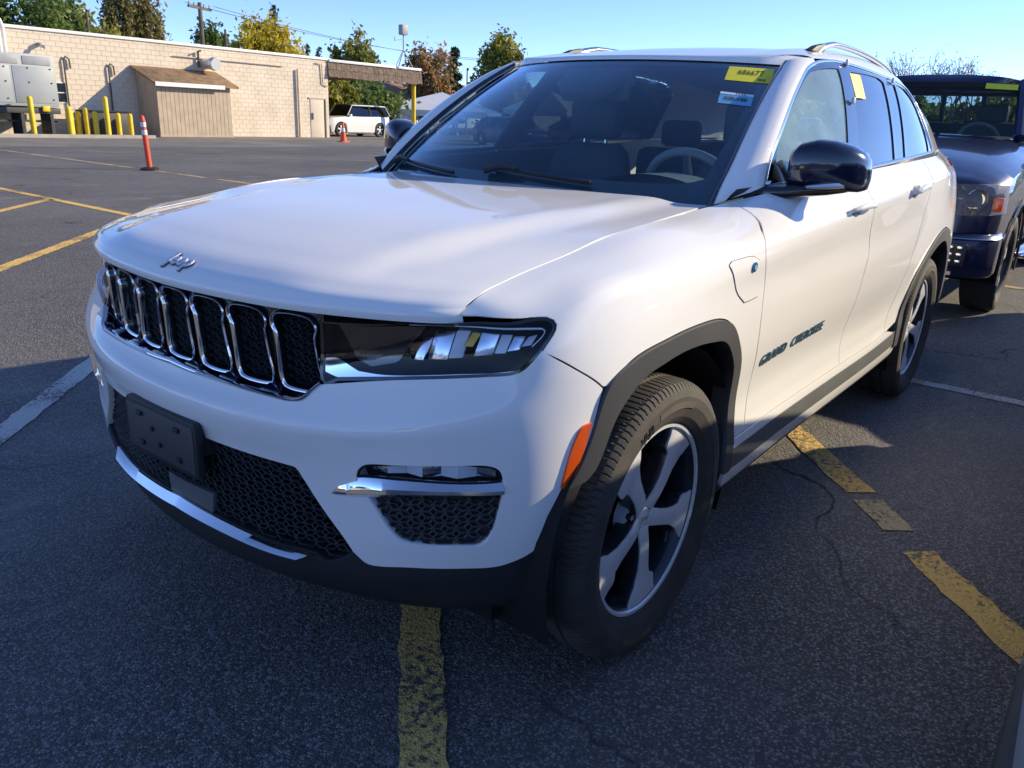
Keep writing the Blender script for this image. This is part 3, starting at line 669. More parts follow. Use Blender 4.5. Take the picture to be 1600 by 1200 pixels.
fp = []
FOG = panel('fog_recess', BODY, inset(fogp, -.004), 'black_plastic', SUV, both=False, off=-.045, fl=0, sp=.03); fp.append(FOG)
fm = outline([TR['fogmesh'][:9], ('l', [TR['fogmesh'][8], TR['fogmesh'][9], (.79,.607), TR['fogmesh'][0]])], .012)
V, F = honeycomb(BODY, inset(fm, .004), .052, .034, -.010, .016, wall=.82)
n_ = mk('fog_net', V, F, 'cladding', FOG, smooth=False); tag(n_, kind='stuff'); fp.append(n_)
fb = panel('net_back', BODY, fm, 'black_plastic', FOG, both=False, off=-.020, fl=0, sp=.03); fp.append(fb)
fl_ = outline([('l', [TR['foglamp'][0], TR['foglamp'][1], TR['foglamp'][2]]), [TR['foglamp'][2], (.70,.676), (.80,.6865), TR['foglamp'][3]], TR['foglamp'][3:7], ('l', [TR['foglamp'][6], TR['foglamp'][7], TR['foglamp'][0]])], .01)
fp.append(panel('fog_lamp_lens', BODY, inset(fl_, .002), 'lens_clear', FOG, both=False, off=-.010, fl=0, sp=.02))
fp.append(panel('fog_lamp_rim', BODY, fl_, 'black_gloss', FOG, both=False, holes=(inset(fl_, .004),), off=-.003, fl=.006, sp=.03))
for i in range(7):
    a = .625+i*.040; b = a+.0395; vv0 = .644+.001*i; vv1 = .6665+.0024*i
    P = np.array([(a,vv0),(b,vv0),(b,vv1),(a,vv1)])
    V = np.concatenate([BODY.at(P[:, 0], P[:, 1], np.array([-.012,-.024,-.026,-.012]) if i % 2 else np.array([-.024,-.012,-.014,-.026])), BODY.at(P[:, 0], P[:, 1], np.full(4, -.044))])
    m = MB(); m.hexa(np.concatenate([V[4:], V[:4]])); fp.append(m.build('fog_facet', ['lamp_silver', 'lamp_white', 'lamp_white'][i % 3], FOG, bevel=.001))
FCt = resample([TR['fogchrome'][0], (.545,.604), TR['fogchrome'][1], TR['fogchrome'][2], TR['fogchrome'][3], (.80,.6405), TR['fogchrome'][5]], .01); FCb = resample([TR['fogchrome'][0], TR['fogchrome'][9], TR['fogchrome'][8], (.72,.603), TR['fogchrome'][7], TR['fogchrome'][6]], .01)
n = 50; g_ = lambda cur: np.stack([np.interp(np.linspace(0, 1, n), np.linspace(0, 1, len(cur)), cur[:, k]) for k in (0, 1)], -1)
a_, b_ = g_(FCt), g_(FCb); R = []
for t, of in ((0, -.02), (0, -.004), (.45, .009), (.75, .010), (1, .0), (1, -.02)):
    q = a_*(1-t)+b_*t; R.append(BODY.at(q[:, 0], q[:, 1], np.full(n, of)*np.minimum(1, np.linspace(.15, 6, n))))
m = MB(); m.grid(R); fp.append(m.build('fog_chrome_blade', 'chrome', FOG, smooth=True, angle=30))
mirrored(fp)
am = outline([TR['amber'][:5], TR['amber'][4:]+[TR['amber'][0]]], .01)
for o in panel('side_marker', BODY, am, 'amber', SUV, off=.005, fl=.012, sp=.015): tag(o, 'orange side marker lens on the bumper corner')
# ---- bonnet
hp = outline([[(0,.0),(.25,.0),(.5,.0),(.7608,.0)], SHUT.tolist(), ('l', [(.751,1.365),(.752,1.395)]), ('l', [(.752,1.395),(0,1.395)])], .02)
HD = panel('hood', HOOD, mirror_poly(np.concatenate([[(0,0)], hp[hp[:, 0] > 1e-4], [(0,1.395)]])), 'white_paint', SUV, both=False, gap=.0034, fl=.008, sp=.03, extra=np.array([(a, b) for b in (.004,.008,.012,.017,.023,.029,.036,.045,.056,.068) for a in np.linspace(-.752,.752,126)]))
HB = text_part('hood_badge', 'Jeep', 'navy_gloss', HD, lambda a, b, h: HOOD.at(.018+a, .0665+b, np.full(len(a), .0005+h)), .052, depth=.003, shear=.18, bold=.0024, spacing=1.06)
text_part('badge_face', 'Jeep', 'rim_machined', HB, lambda a, b, h: HOOD.at(.018+a, .0675+b, np.full(len(a), .003+h)), .052, depth=.004, shear=.18, bold=.0010, spacing=1.06)
# ---- fender, doors, quarter
sf = TR['shut_fd']; sd = TR['shut_dd']
sf2 = [(2.10,1.112),(2.0891,1.0701)]+sf[1:8]+[(2.083,.60),(2.075,.54),(2.065,.475)]
h_out = TR['headlight'][7:13]
fen = outline([[TR['headlight'][12], TR['headlight'][11], TR['headlight'][10], TR['headlight'][9], TR['headlight'][8], TR['headlight'][7]], [TR['headlight'][7],(.9443,1.0115),(.9012,1.022),(.852,1.048),(.838,1.07)], [(.838,1.07),(.845,1.12)], ('l', [(.845,1.12),(1.6,1.12),(2.10,1.112)]), sf2, ('l', [(2.065,.475),(1.95,.475)]), [p for p in ARCH_OUT[::-1] if p[1] > .47 and p[0] > 1.16]+[_sb[-1]], _sb[::-1]], .014)
FEN = panel('front_fender', BODY, fen, 'white_paint', SUV, gap=.0034, fl=.006, sp=.026)
sd2 = [(2.985,1.117)]+sd[:6]+[(3.10,.635),(3.080,.56),(3.072,.475)]
dfp = outline([('l', [(2.10,1.112),(2.5,1.1185),(2.985,1.117)]), sd2, ('l', [(3.072,.475),(2.065,.475)]), sf2[::-1]], .016)
DF = panel('front_door', BODY, dfp, 'white_paint', SUV, gap=.0034, fl=.006, sp=.03)
rr_ = [(4.05,1.119),(4.05,1.02),(4.045,.93),(4.02,.84),(3.96,.75),(3.885,.66),(3.80,.58),(3.77,.52),(3.762,.475)]
drp = outline([('l', [(2.985,1.117),(3.5,1.1185),(4.05,1.119)]), rr_, ('l', [(3.762,.475),(3.072,.475)]), sd2[::-1]], .016)
DR = panel('rear_door', BODY, drp, 'white_paint', SUV, gap=.0034, fl=.006, sp=.03)
qp = outline([('l', [(4.05,1.119),(5.0,1.119),(US[-1]-.02,1.119)]), ('l', [(US[-1]-.02,1.119),(US[-1]-.02,.5)]), ('l', [(US[-1]-.02,.5),(5.02,.5)]), [p for p in RARCH_OUT[::-1] if p[1] > .478], [(3.93,.49),(3.762,.475)], rr_[::-1]], .02)
panel('quarter_panel', BODY, qp, 'white_paint', SUV, gap=.0034, fl=.006, sp=.04)
tl = outline([[(5.02,1.02),(5.2,1.035),(5.5,1.045),(5.8,1.045)], ('l', [(5.8,1.045),(5.8,.985)]), [(5.8,.985),(5.5,.975),(5.2,.97),(5.02,.98)], [(5.02,.98),(5.0,1.0),(5.02,1.02)]], .02)
panel('tail_lamp', BODY, tl, 'red_lens', SUV, off=.006, fl=.012, sp=.03)
# rear bumper, sill, arch cladding
rb = outline([('l', [(5.02,.5),(US[-1]-.02,.5),(US[-1]-.02,.225),(5.08,.225)]), ('l', [(5.08,.225),(5.02,.5)])], .03)
panel('rear_bumper', BODY, rb, 'cladding', SUV, fl=.02, sp=.05)
panel('sill_cladding', BODY, outline([('l', [(1.94,.435),(3.98,.435),(3.98,.372),(1.94,.372),(1.94,.435)])], .02), 'sill_grey', SUV, off=.004, fl=.014, sp=.03)
panel('sill_ledge', BODY, outline([('l', [(1.945,.4735),(3.80,.4735),(3.90,.437),(1.945,.437),(1.945,.4735)])], .02), 'white_paint', SUV, off=.003, fl=.012, sp=.03)
panel('sill_lower', BODY, outline([('l', [(1.91,.370),(3.98,.370),(3.98,.315),(1.91,.315),(1.91,.370)])], .02), 'white_paint', SUV, off=.001, fl=.012, sp=.03)
panel('sill_underside', BODY, outline([('l', [(1.91,.313),(3.98,.313),(3.98,.225),(1.91,.225),(1.91,.313)])], .03), 'cladding', SUV, off=.0, fl=.012, sp=.03)
fa = outline([[(1.0665,.5838)]+ARCH_OUT[1:], ('l', [ARCH_OUT[-1], (1.935,.37), (1.875,.37), ARCH_IN[-1]]), ARCH_IN[::-1][:-2], ('l', [ARCH_IN[2], (1.12,.59), (1.0665,.5838)])], .014)
panel('front_arch_cladding', BODY, fa, 'cladding', SUV, off=.009, fl=.055, sp=.03)
ra = outline([RARCH_OUT, ('l', [RARCH_OUT[-1], RARCH_IN[-1]]), RARCH_IN[::-1], ('l', [RARCH_IN[0], RARCH_OUT[0]])], .014)
panel('rear_arch_cladding', BODY, ra, 'cladding', SUV, off=.009, fl=.055, sp=.03)
# flap over the charging port, with its round blue emblem
ch = outline([[TR['charge'][0], TR['charge'][1]], TR['charge'][1:4], TR['charge'][3:6], TR['charge'][5:8], [TR['charge'][7], TR['charge'][8], TR['charge'][0]]], .01)
CH = panel('charge_flap', BODY, ch, 'white_paint', FEN[0], both=False, off=.0022, fl=.004, sp=.02)
panel('flap_gap', BODY, inset(ch, -.0022), 'dark_void', CH, both=False, holes=(inset(ch, .0006),), off=.0010, fl=0, sp=.03)
eu, ev = TR['emblem'][0]
th = np.linspace(0, 2*math.pi, 25)[:-1]
panel('round_emblem', BODY, np.stack([eu+.016*np.cos(th), ev+.0125*np.sin(th)], -1), 'emblem_blue', CH, both=False, off=.006, fl=.005, sp=.01)
text_part('emblem_letter', 'e', 'lamp_white', CH, lambda a, b, h: BODY.at(eu+a, ev+.001+b*.8, np.full(len(a), .0062+h)), .030, depth=.0015)
# raised lettering on the door
(bu0, bv0), (bu1, bv1) = TR['badge_side']
for side, d in ((1, DF[0]), (-1, DF[1])):
    def fn(a, b, h, side=side):
        P = BODY.at((bu0+bu1)/2+a*1.28*side, .684+b*.50+.012*a*side, np.full(len(a), .0008+h)); return P*[1, side, 1]
    for word, sh_ in (('GRAND', -.158), ('CHEROKEE', .100)):
        text_part('door_lettering', word, 'badge_teal', d, lambda a, b, h, sh_=sh_, fn=fn: fn(a+sh_, b, h), .048, depth=.003, bold=.0006, spacing=1.12)
# door handles
for (a, b), dd in (((TR['handles'][0], TR['handles'][1]), DF), ((TR['handles'][2], TR['handles'][3]), DR)):
    hs = []
    c = resample([a, ((a[0]+b[0])/2, (a[1]+b[1])/2+.004), b], .012, True); n = len(c); R = []
    for i in range(n):
        t = i/(n-1); bow = .030*min(1, 5*t, 5*(1-t))**.5+.003; w = .011*(.75+.25*math.sin(math.pi*t))
        ring = []
        for k in range(10):
            an = 2*math.pi*k/10; ring.append(BODY.at([c[i, 0]], [c[i, 1]+w*math.cos(an)*.85], [bow+.008*math.sin(an)])[0])
        R.append(ring)
    m = MB(); m.grid(R, closed_v=True); m.F += [tuple(range(10)), tuple((n-1)*10+k for k in range(10))]; m.M += [0, 0]
    h = m.build('door_handle', 'white_paint', dd[0], smooth=True, angle=60)
    cc = ((a[0]+b[0])/2, (a[1]+b[1])/2)
    cup = panel('handle_recess', BODY, np.stack([cc[0]-.03+.055*np.cos(th), cc[1]+.022*np.sin(th)], -1), 'sill_grey', h, both=False, off=.0015, fl=0, sp=.02)
    h2 = mirrored([h, cup]); h2[0].parent = dd[1]
# ---- cabin: roof and pillars, panes, chrome surround
WO = TR['win_out']
top = [(.768,.002),(.822,.086),(.938,.191),(1.072,.293),(1.228,.386),(1.36,.446),(1.50,.4765),(1.684,.482),(1.827,.474),(2.092,.457),(2.416,.442),(2.66,.443),(2.94,.422),(3.03,.36),(3.05,.27),(3.06,.13),(3.065,.03),(3.05,-.0)]
ROOF = []
wsu = resample([(.697,.876),(.5,.872),(.25,.869),(0,.868)], .02)
rt = np.array([WS.ev([a], [b])[0] for a, b in wsu])
def cab_uv(p):   # nearest cabin coordinates of a point on the roof
    u = -p[0]; vv = np.linspace(.40, 1.28, 300); q = CAB.ev(np.full(300, u), vv); return (u, vv[np.argmin(np.abs(q[:, 1]-p[1]))])
front = [(a+.045, b) for a, b in (cab_uv(p) for p in rt)]
front[0] = (1.50,.492); front = [front[0]]+[p for p in front[1:] if p[1] > .56]
rf = outline([('l', [(a, b) for a, b in front[::-1]]), [front[0],(1.684,.487),(1.827,.479),(2.092,.462),(2.416,.447),(2.66,.448),(2.94,.428),(3.045,.36),(3.07,.27),(3.08,.13),(3.085,.03),(3.09,.0)], ('l', [(3.09,.0),(3.6,.0),(4.0,.0),(4.0,1.28)]), ('l', [(4.0,1.28),(front[-1][0],1.28)])], .03)
V, F, N_ = panel_mesh(CAB, rf, sp=.04, fl=.0)
keep_ = V.copy(); V2, F2, N2 = flipy(V, F, N_)
RF = mk('roof', np.concatenate([V, V2]), list(F)+[tuple(i+len(V) for i in f) for f in F2], 'white_paint', SUV, np.concatenate([N_, N2]))
def strip_loft(name, c1, c2, mids, mat, parent):
    """skin between two space curves with bulged rows between"""
    R = [c1]
    for t, push in mids:
        R.append(c1*(1-t)+c2*t+push)
    R.append(c2)
    m = MB(); m.grid(R); return m.build(name, mat, parent, smooth=True, angle=80)
def res3(P, n):
    P = np.array(P, float); L = np.concatenate([[0], np.cumsum(np.linalg.norm(np.diff(P, axis=0), axis=1))]); q = np.linspace(0, L[-1], n)
    return np.stack([np.interp(q, L, P[:, k]) for k in range(3)], -1)
we = resample([(.688,.0),(.690,.08),(.695,.16),(.697,.36),(.697,.65),(.697,.80),(.697,.876)], .02)
c1 = res3(WS.at(we[:, 0], we[:, 1], .006), 40)
to = resample(top[:7], .02); c2 = res3(CAB.at(to[:, 0], to[:, 1], .004), 40)
c2[-1] = CAB.ev([1.50], [.488])[0]
ap = strip_loft('a_pillar', c1, c2, [(.12, np.array([.012, .006, .012])), (.35, np.array([.022, .022, .014])), (.65, np.array([.018, .026, .010])), (.88, np.array([.006, .012, .004]))], 'white_paint', SUV)
md = strip_loft('pillar_moulding', c1+[.004, 0, .004], c1*.89+c2*.11+np.array([.013, .007, .013]), [(.5, np.array([.003, .002, .003]))], 'black_gloss', ap)
mirrored([ap, md])
_fr = res3(CAB.at(np.array([p[0] for p in front]), np.array([p[1] for p in front]), np.zeros(len(front))), 40)
_we = resample([(.697,.876),(.5,.872),(.25,.869),(0,.868)], .02); _wt = res3(WS.at(_we[:, 0], _we[:, 1], .004), 40)
R = []
for t, up_ in ((0, 0), (.3, .008), (.65, .007), (1, 0)):
    q = _wt*(1-t)+_fr*t+[.004*up_/.008, 0, up_]; R.append(np.concatenate([q, (q*[1, -1, 1])[::-1][1:]]))
m = MB(); m.grid(R); m.build('roof_header', 'white_paint', RF, smooth=True, angle=80)

glF = TR['glassF']; glR = TR['glassR']; glQ = TR['glassQ']
sur_out = outline([[(a+.004, b-.001) for a, b in top[:6]], [top[5]]+top[6:13], [top[12],(3.02,.36),(3.04,.27),(3.05,.13),(3.05,.03),(3.03,.004)], ('l', [(3.03,.004),(1.6,.004),(.772,.001)])], .014)
gF = outline([[(.868,.03),(.8915,.113),(.97,.195),(1.07,.268),(1.2555,.375),(1.36,.418),(1.46,.433),(1.573,.439),(1.705,.437)], ('l', [(1.705,.437),(1.672,.354),(1.55,.13),(1.495,.02)]), ('l', [(1.495,.02),(.868,.02),(.868,.03)])], .014)
gR = outline([[(1.842,.424),(2.05,.422),(2.22,.418),(2.288,.414),(2.35,.398)], ('l', [(2.35,.398),(2.30,.30),(2.155,.02)]), ('l', [(2.155,.02),(1.63,.02)]), ('l', [(1.63,.02),(1.68,.138),(1.842,.424)])], .014)
gQ = outline([[(2.635,.412),(2.75,.412),(2.88,.395),(2.96,.34),(2.975,.2),(2.965,.07),(2.93,.02)], ('l', [(2.93,.02),(2.40,.02)]), ('l', [(2.40,.02),(2.635,.412)])], .014)
gB = outline([('l', [(2.385,.396),(2.59,.404),(2.355,.02),(2.20,.02),(2.385,.396)])], .014)
panel('window_frame', CAB, sur_out, 'black_gloss', SUV, holes=(gF, gR, gQ, gB), off=.001, fl=.02, sp=.03)
panel('front_door_window', CAB, gF, 'front_door_glass', SUV, off=-.004, fl=0, sp=.04)
GRW = panel('rear_door_window', CAB, gR, 'privacy_glass', SUV, off=-.004, fl=0, sp=.04)
panel('rear_door_fixed_window', CAB, gB, 'privacy_glass', SUV, off=-.004, fl=0, sp=.04)
panel('quarter_window', CAB, gQ, 'privacy_glass', SUV, off=-.004, fl=0, sp=.04)
# chrome line around the side glass
ct = resample([(a+.006, b-.003) for a, b in top[:6]]+[(a, b-.006) for a, b in top[6:13]]+[(3.03,.355),(3.052,.27),(3.062,.13),(3.06,.03)], .02)
T = np.gradient(ct, axis=0); T /= np.linalg.norm(T, axis=1)[:, None]; nn = np.stack([-T[:, 1], T[:, 0]], -1); n = len(ct)
U = np.concatenate([ct+nn*d for d in (.006, .004, -.004, -.008, -.010)]); O = np.repeat([-.004, .006, .007, .004, -.004], n)
V = CAB.at(U[:, 0], U[:, 1], O); cl = mk('window_chrome', V, [(k*n+i, k*n+i+1, k*n+n+i+1, k*n+n+i) for k in range(4) for i in range(n-1)], 'chrome', SUV, angle=60)
cb = resample([(.775,.006),(1.6,.006),(3.06,.006)], .05, False); n = len(cb)
V = np.concatenate([CAB.at(cb[:, 0], cb[:, 1]+d, np.full(n, o_)) for d, o_ in ((.014, -.002), (.012, .006), (.0, .010), (-.006, .0))])
cl2 = mk('belt_moulding', V, [(k*n+i, k*n+i+1, k*n+n+i+1, k*n+n+i) for k in range(3) for i in range(n-1)], 'satin_chrome', SUV, angle=60)
mirrored([cl]); mirrored([cl2])
# belt shelf that closes body to cabin
bb = np.linspace(.62, 4.0, 60)
cA = np.array([BODY.ev([np.interp(-x, PLAN[7:21, 0][::-1], US[7:21][::-1])], [1.12])[0] for x in bb]); cB = CAB.ev(bb, np.full(60, .006))
sh = strip_loft('belt_ledge', cA-[0, .004, .002], cB, [(.5, np.array([0, .0, .002]))], 'black_plastic', SUV); mirrored([sh])
# clips left on the door edges (small white protective tabs)
for a, b in ((1.83,.462),(1.705,.29),(2.535,.418)):
    P = CAB.at([a], [b], [.012])[0]; m = MB(); m.box(P, (.022, .012, .024)); m.build('edge_protector', 'lamp_white', SUV, bevel=.004)
# stickers
def quad_sticker(name, S, q, mat, parent, off=.0015, grid=6):
    q = np.array(q); P = []
    for i in range(grid+1):
        for j in range(grid+1):
            s, t = i/grid, j/grid; P.append((q[0]*(1-s)+q[1]*s)*(1-t)+(q[3]*(1-s)+q[2]*s)*t)
    P = np.array(P); V = S.at(P[:, 0], P[:, 1], off); g = grid+1
    return mk(name, V, [(i*g+j, (i+1)*g+j, (i+1)*g+j+1, i*g+j+1) for i in range(grid) for j in range(grid)], mat, parent, S.nrm(P[:, 0], P[:, 1]))
WSP = outline([[(0,.87),(.25,.871),(.5,.874),(.697,.878)], [(.697,.878),(.698,.65),(.698,.36),(.696,.16),(.692,.08),(.69,.0)], ('l', [(.69,0),(0,0)])], .02)
WSC = panel('windscreen', WS, mirror_poly(np.concatenate([[(0,.87)], WSP[WSP[:, 0] > 1e-4], [(0,0)]])), 'windscreen_glass', SUV, both=False, fl=0, sp=.05)
SQ = np.array(TR['stk'])
sy = quad_sticker('lot_sticker', WS, SQ[:4], 'sticker_yellow', WSC)
sbl = quad_sticker('barcode_sticker', WS, SQ[4:], 'sticker_blue', WSC)
def on_quad(S, q, off):
    q = np.array(q)
    def fn(a, b, h):   # a, b in -.5 .. .5
        s = a+.5; t = .5-b; P = (q[0]*(1-s)[:, None]+q[1]*s[:, None])*(1-t)[:, None]+(q[3]*(1-s)[:, None]+q[2]*s[:, None])*t[:, None]
        return S.at(P[:, 0], P[:, 1], np.full(len(a), off+h))
    return fn
f0 = on_quad(WS, SQ[:4], .0025)
text_part('lot_number', '686677', 'print_ink', sy, lambda a, b, h: f0(a/.165*.36+.02, b/.09*.62+.1, h), .072, depth=.0004, bold=.0004, spacing=1.2)
m = MB()
for i in range(3):
    a = np.array([.20,.38,.38,.20]); b = np.array([-.26,-.26,-.285,-.285])-.055*i
    m.add(f0(a, b, .0003), [(0,1,2,3)])
m.build('small_print', 'print_ink', sy)
f1 = on_quad(WS, SQ[4:], .0025); m = MB(); rng = random.Random(3); x = -.36
while x < .36:
    w = rng.choice((.010,.018,.026)); a = np.array([x,x+w,x+w,x]); b = np.array([.10,.10,-.20,-.20]); m.add(f1(a, b, .0003), [(0,1,2,3)]); x += w+rng.choice((.012,.02,.03))
m.build('barcode', 'print_ink', sbl)
m = MB(); m.add(f1(np.array([-.5,.5,.5,-.5]), np.array([.46,.46,.28,.28]), .0002), [(0,1,2,3)]); m.build('pale_band', 'print_pale', sbl)
text_part('barcode_number', '7942', 'print_ink', sbl, lambda a, b, h: f1(a/.12*.5+.12, b/.06*.5+.37, h), .030, depth=.0004, spacing=1.3)
quad_sticker('inspection_sheet', CAB, TR['stkR'], 'sticker_orange', GRW[0], off=.002)
# black band printed round the windscreen, camera housing behind the glass
inn = outline([[(0,.835),(.25,.835),(.5,.832),(.64,.82),(.66,.78)], [(.66,.78),(.664,.6),(.662,.36),(.65,.15)], [(.65,.15),(.60,.125),(.3,.120),(0,.118)]], .03)
band = mirror_poly(np.concatenate([[(0,.87)], WSP[WSP[:, 0] > 1e-4], [(0,0)]])); hole = mirror_poly(np.concatenate([[(0,.835)], inn[inn[:, 0] > 1e-4], [(0,.118)]]))
panel('windscreen_band', WS, band, 'cabin_dark', WSC, both=False, holes=(hole,), off=-.004, fl=0, sp=.06)
cp = outline([[(-.20,.85),(-.16,.74),(-.12,.66),(-.02,.64),(.06,.66),(.10,.74),(.14,.85)], ('l', [(.14,.85),(-.20,.85)])], .02)
panel('camera_housing', WS, cp, 'cabin_dark', WSC, both=False, off=-.012, fl=.05, sp=.04)
# ---- rails
rl = []
m = MB()
rx = np.linspace(1.74, 3.30, 30); base = CAB.ev(rx, np.full(30, .60))
R = []
for i, x in enumerate(rx):
    t = i/29; lift = .040*min(1, 7*t)**.6*(1-t)**.7; c = base[i]+[0, 0, lift-.008]
    w = .018; h = .011+.004*(1-min(1, 5*t)); R.append([c+[0, w*math.cos(a), h*math.sin(a)] for a in np.linspace(0, 2*math.pi, 13)[:-1]])
m.grid(R, closed_v=True); m.F += [tuple(range(12)), tuple(29*12+k for k in range(12))]; m.M += [0, 0]
rail = m.build('roof_rail', 'satin_chrome', RF, smooth=True)
m = MB(); f_ = base[0]; m.hexa([f_+[.09,-.018,-.006], f_+[.09,.018,-.006], f_+[-.06,.018,-.01], f_+[-.06,-.018,-.01], f_+[.02,-.012,.018], f_+[.02,.012,.018], f_+[-.08,.014,.034], f_+[-.08,-.014,.034]])
foot = m.build('rail_foot', 'black_plastic', rail, bevel=.004)
mirrored([rail, foot])
# ---- mirrors
def superring(c, ry, rz, rx, n=20, p=3.2):
    out = []
    for k in range(n):
        a = 2*math.pi*k/n; ca, sa = math.cos(a), math.sin(a)
        out.append((c[0]+rx*np.sign(ca)*abs(ca)**(2/p), c[1]+0*ry, c[2]+rz*np.sign(sa)*abs(sa)**(2/p)))
    return out
ms = []
secs = [(.914,-.730,1.268,.034,.036),(.918,-.733,1.270,.064,.060),(.940,-.744,1.278,.080,.073),(.985,-.764,1.285,.086,.078),(1.03,-.788,1.283,.085,.076),(1.072,-.814,1.275,.078,.070),(1.098,-.838,1.266,.064,.061),(1.112,-.852,1.258,.044,.046),(1.118,-.858,1.254,.016,.018)]
m = MB(); m.grid([superring((x,y,z), 0, rz, rx) for y, x, z, rx, rz in secs], closed_v=True); m.F += [tuple(range(20)), tuple((len(secs)-1)*20+k for k in range(20))]; m.M += [0, 0]
MIR = m.build('door_mirror', 'navy_gloss', SUV, smooth=True, angle=70); ms.append(MIR)
secs = [(.845,-.68,1.192,.075,.030),(.885,-.68,1.194,.068,.026),(.93,-.700,1.198,.066,.024),(.98,-.735,1.206,.066,.020),(1.03,-.772,1.211,.064,.018),(1.07,-.805,1.217,.054,.014),(1.092,-.830,1.224,.036,.009)]
m = MB(); m.grid([superring((x,y,z), 0, rz, rx) for y, x, z, rx, rz in secs], closed_v=True); m.F += [tuple(range(20)), tuple((len(secs)-1)*20+k for k in range(20))]; m.M += [0, 0]
ms.append(m.build('mirror_arm', 'black_gloss', MIR, smooth=True, angle=70))
m = MB(); m.tube([(-.66,.985,1.219),(-.70,1.02,1.222),(-.74,1.055,1.226),(-.79,1.088,1.232),(-.84,1.104,1.242)], [.006,.011,.013,.011,.006], 8)
ms.append(m.build('mirror_turn_lamp', 'lamp_silver', MIR, smooth=True))
m = MB(); m.box((-.862,1.005,1.272), (.012,.15,.12)); ms.append(m.build('mirror_glass', 'chrome', MIR, bevel=.005))
for o_ in ms[:1]: o_.location = (-.155, -.045, 0)
mm_ = mirrored(ms); mm_[0].location = (-.155, .045, 0)
m = MB(); m.add([CAB.at([a], [b], [.010])[0] for a, b in ((.80,.0),(.98,.0),(.97,.07),(.90,.088),(.85,.078))], [(0,1,2,3,4)]); sail = m.build('mirror_sail', 'black_gloss', SUV); mirrored([sail])
# ---- cowl and wipers
m = MB(); m.grid([[(-.44-.12*abs(t)**2.2, t*.74, 1.150) for t in np.linspace(-1, 1, 21)], [(-.50-.14*abs(t)**2.2, t*.74, 1.146) for t in np.linspace(-1, 1, 21)], [(-.46-.17*abs(t)**2.2, t*.74, 1.10) for t in np.linspace(-1, 1, 21)]])
m.build('cowl', 'black_plastic', SUV, smooth=True)
for u0, u1, v0, v1 in ((-.06,.335,.122,.084),(-.655,-.22,.105,.075)):
    uu = np.linspace(u0, u1, 14); vv = np.linspace(v0, v1, 14); m = MB(); m.tube(WS.at(uu, vv, np.full(14, .018)), .006, 6)
    W = m.build('wiper', 'black_plastic', SUV, smooth=True)
    m = MB(); P = WS.at(uu, vv, np.full(14, .006)); Q = WS.at(uu, vv, np.full(14, .022)); m.grid([P+[0, 0, -.002], Q+[0, 0, -.002], Q+[-.002, 0, .002], P+[-.002, 0, .002]]); m.build('wiper_blade', 'rubber', W)
    a = WS.at([u0-.02], [v0-.02], [.02])[0]; b = WS.at([u0+.12], [v0-.012], [.03])[0]; m = MB(); m.tube([a, (a+b)/2+[0, 0, .012], b], [.016, .012, .006], 8); m.build('wiper_arm', 'black_plastic', W, smooth=True)
# ---- inner structure: firewall, floor, wheel houses
m = MB(); m.box((-1.7, 0, .30), (4.4, 1.60, .06)); m.box((-.30, 0, .70), (.5, 1.10, .72)); m.box((.2, 0, .62), (.75, 1.05, .60)); m.box((-3.2, 0, .75), (1.2, 1.0, .6))
m.build('underbody', 'dark_void', SUV)
for xc in (0.0, -2.964):
    m = MB(); n = 28; rr0 = .47
    rows = []
    for y in (.60, .935):
        rows.append([(xc+rr0*1.02*math.cos(a), y, .40+rr0*(.98 if xc == 0 else 1.0)*math.sin(a)) for a in np.linspace(-.35, math.pi+.35, n)])
    m.grid(rows); w = len(rows[0]); m.F.append(tuple(range(w))); m.M.append(0)
    L = m.build('wheel_house', 'dark_void', SUV, smooth=True, angle=60); mirrored([L])
# inner skin behind the shut lines
for ur, vr in (((.2, 1.05), (.40, 1.05)), ((1.95, 4.0), (.36, 1.10)), ((5.0, US[-1]), (.3, 1.1))):
    U_, V_ = np.meshgrid(np.linspace(*ur, 30), np.linspace(*vr, 14), indexing='ij')
    P = BODY.at(U_.ravel(), V_.ravel(), -.065 if ur[0] < 1 else -.022).reshape(30, 14, 3); m = MB(); m.grid(P); sk = m.build('inner_skin', 'dark_void', SUV, smooth=True); mirrored([sk])
U_, V_ = np.meshgrid(np.linspace(1.08, 1.93, 24), np.linspace(.84, 1.119, 10), indexing='ij'); P = BODY.at(U_.ravel(), V_.ravel(), -.022).reshape(24, 10, 3); m = MB(); m.grid(P); sk = m.build('inner_skin', 'dark_void', SUV, smooth=True); mirrored([sk])
# flap hanging in front of the wheel
m = MB(); m.grid([[(.50,.58,.33),(.47,.66,.33),(.45,.76,.335),(.42,.86,.345)], [(.47,.58,.27),(.44,.66,.235),(.42,.76,.205),(.40,.85,.30)], [(.455,.58,.265),(.425,.66,.23),(.405,.76,.20),(.38,.85,.30)]])
fpn = m.build('air_deflector', 'cladding', SUV, smooth=True); mirrored([fpn])
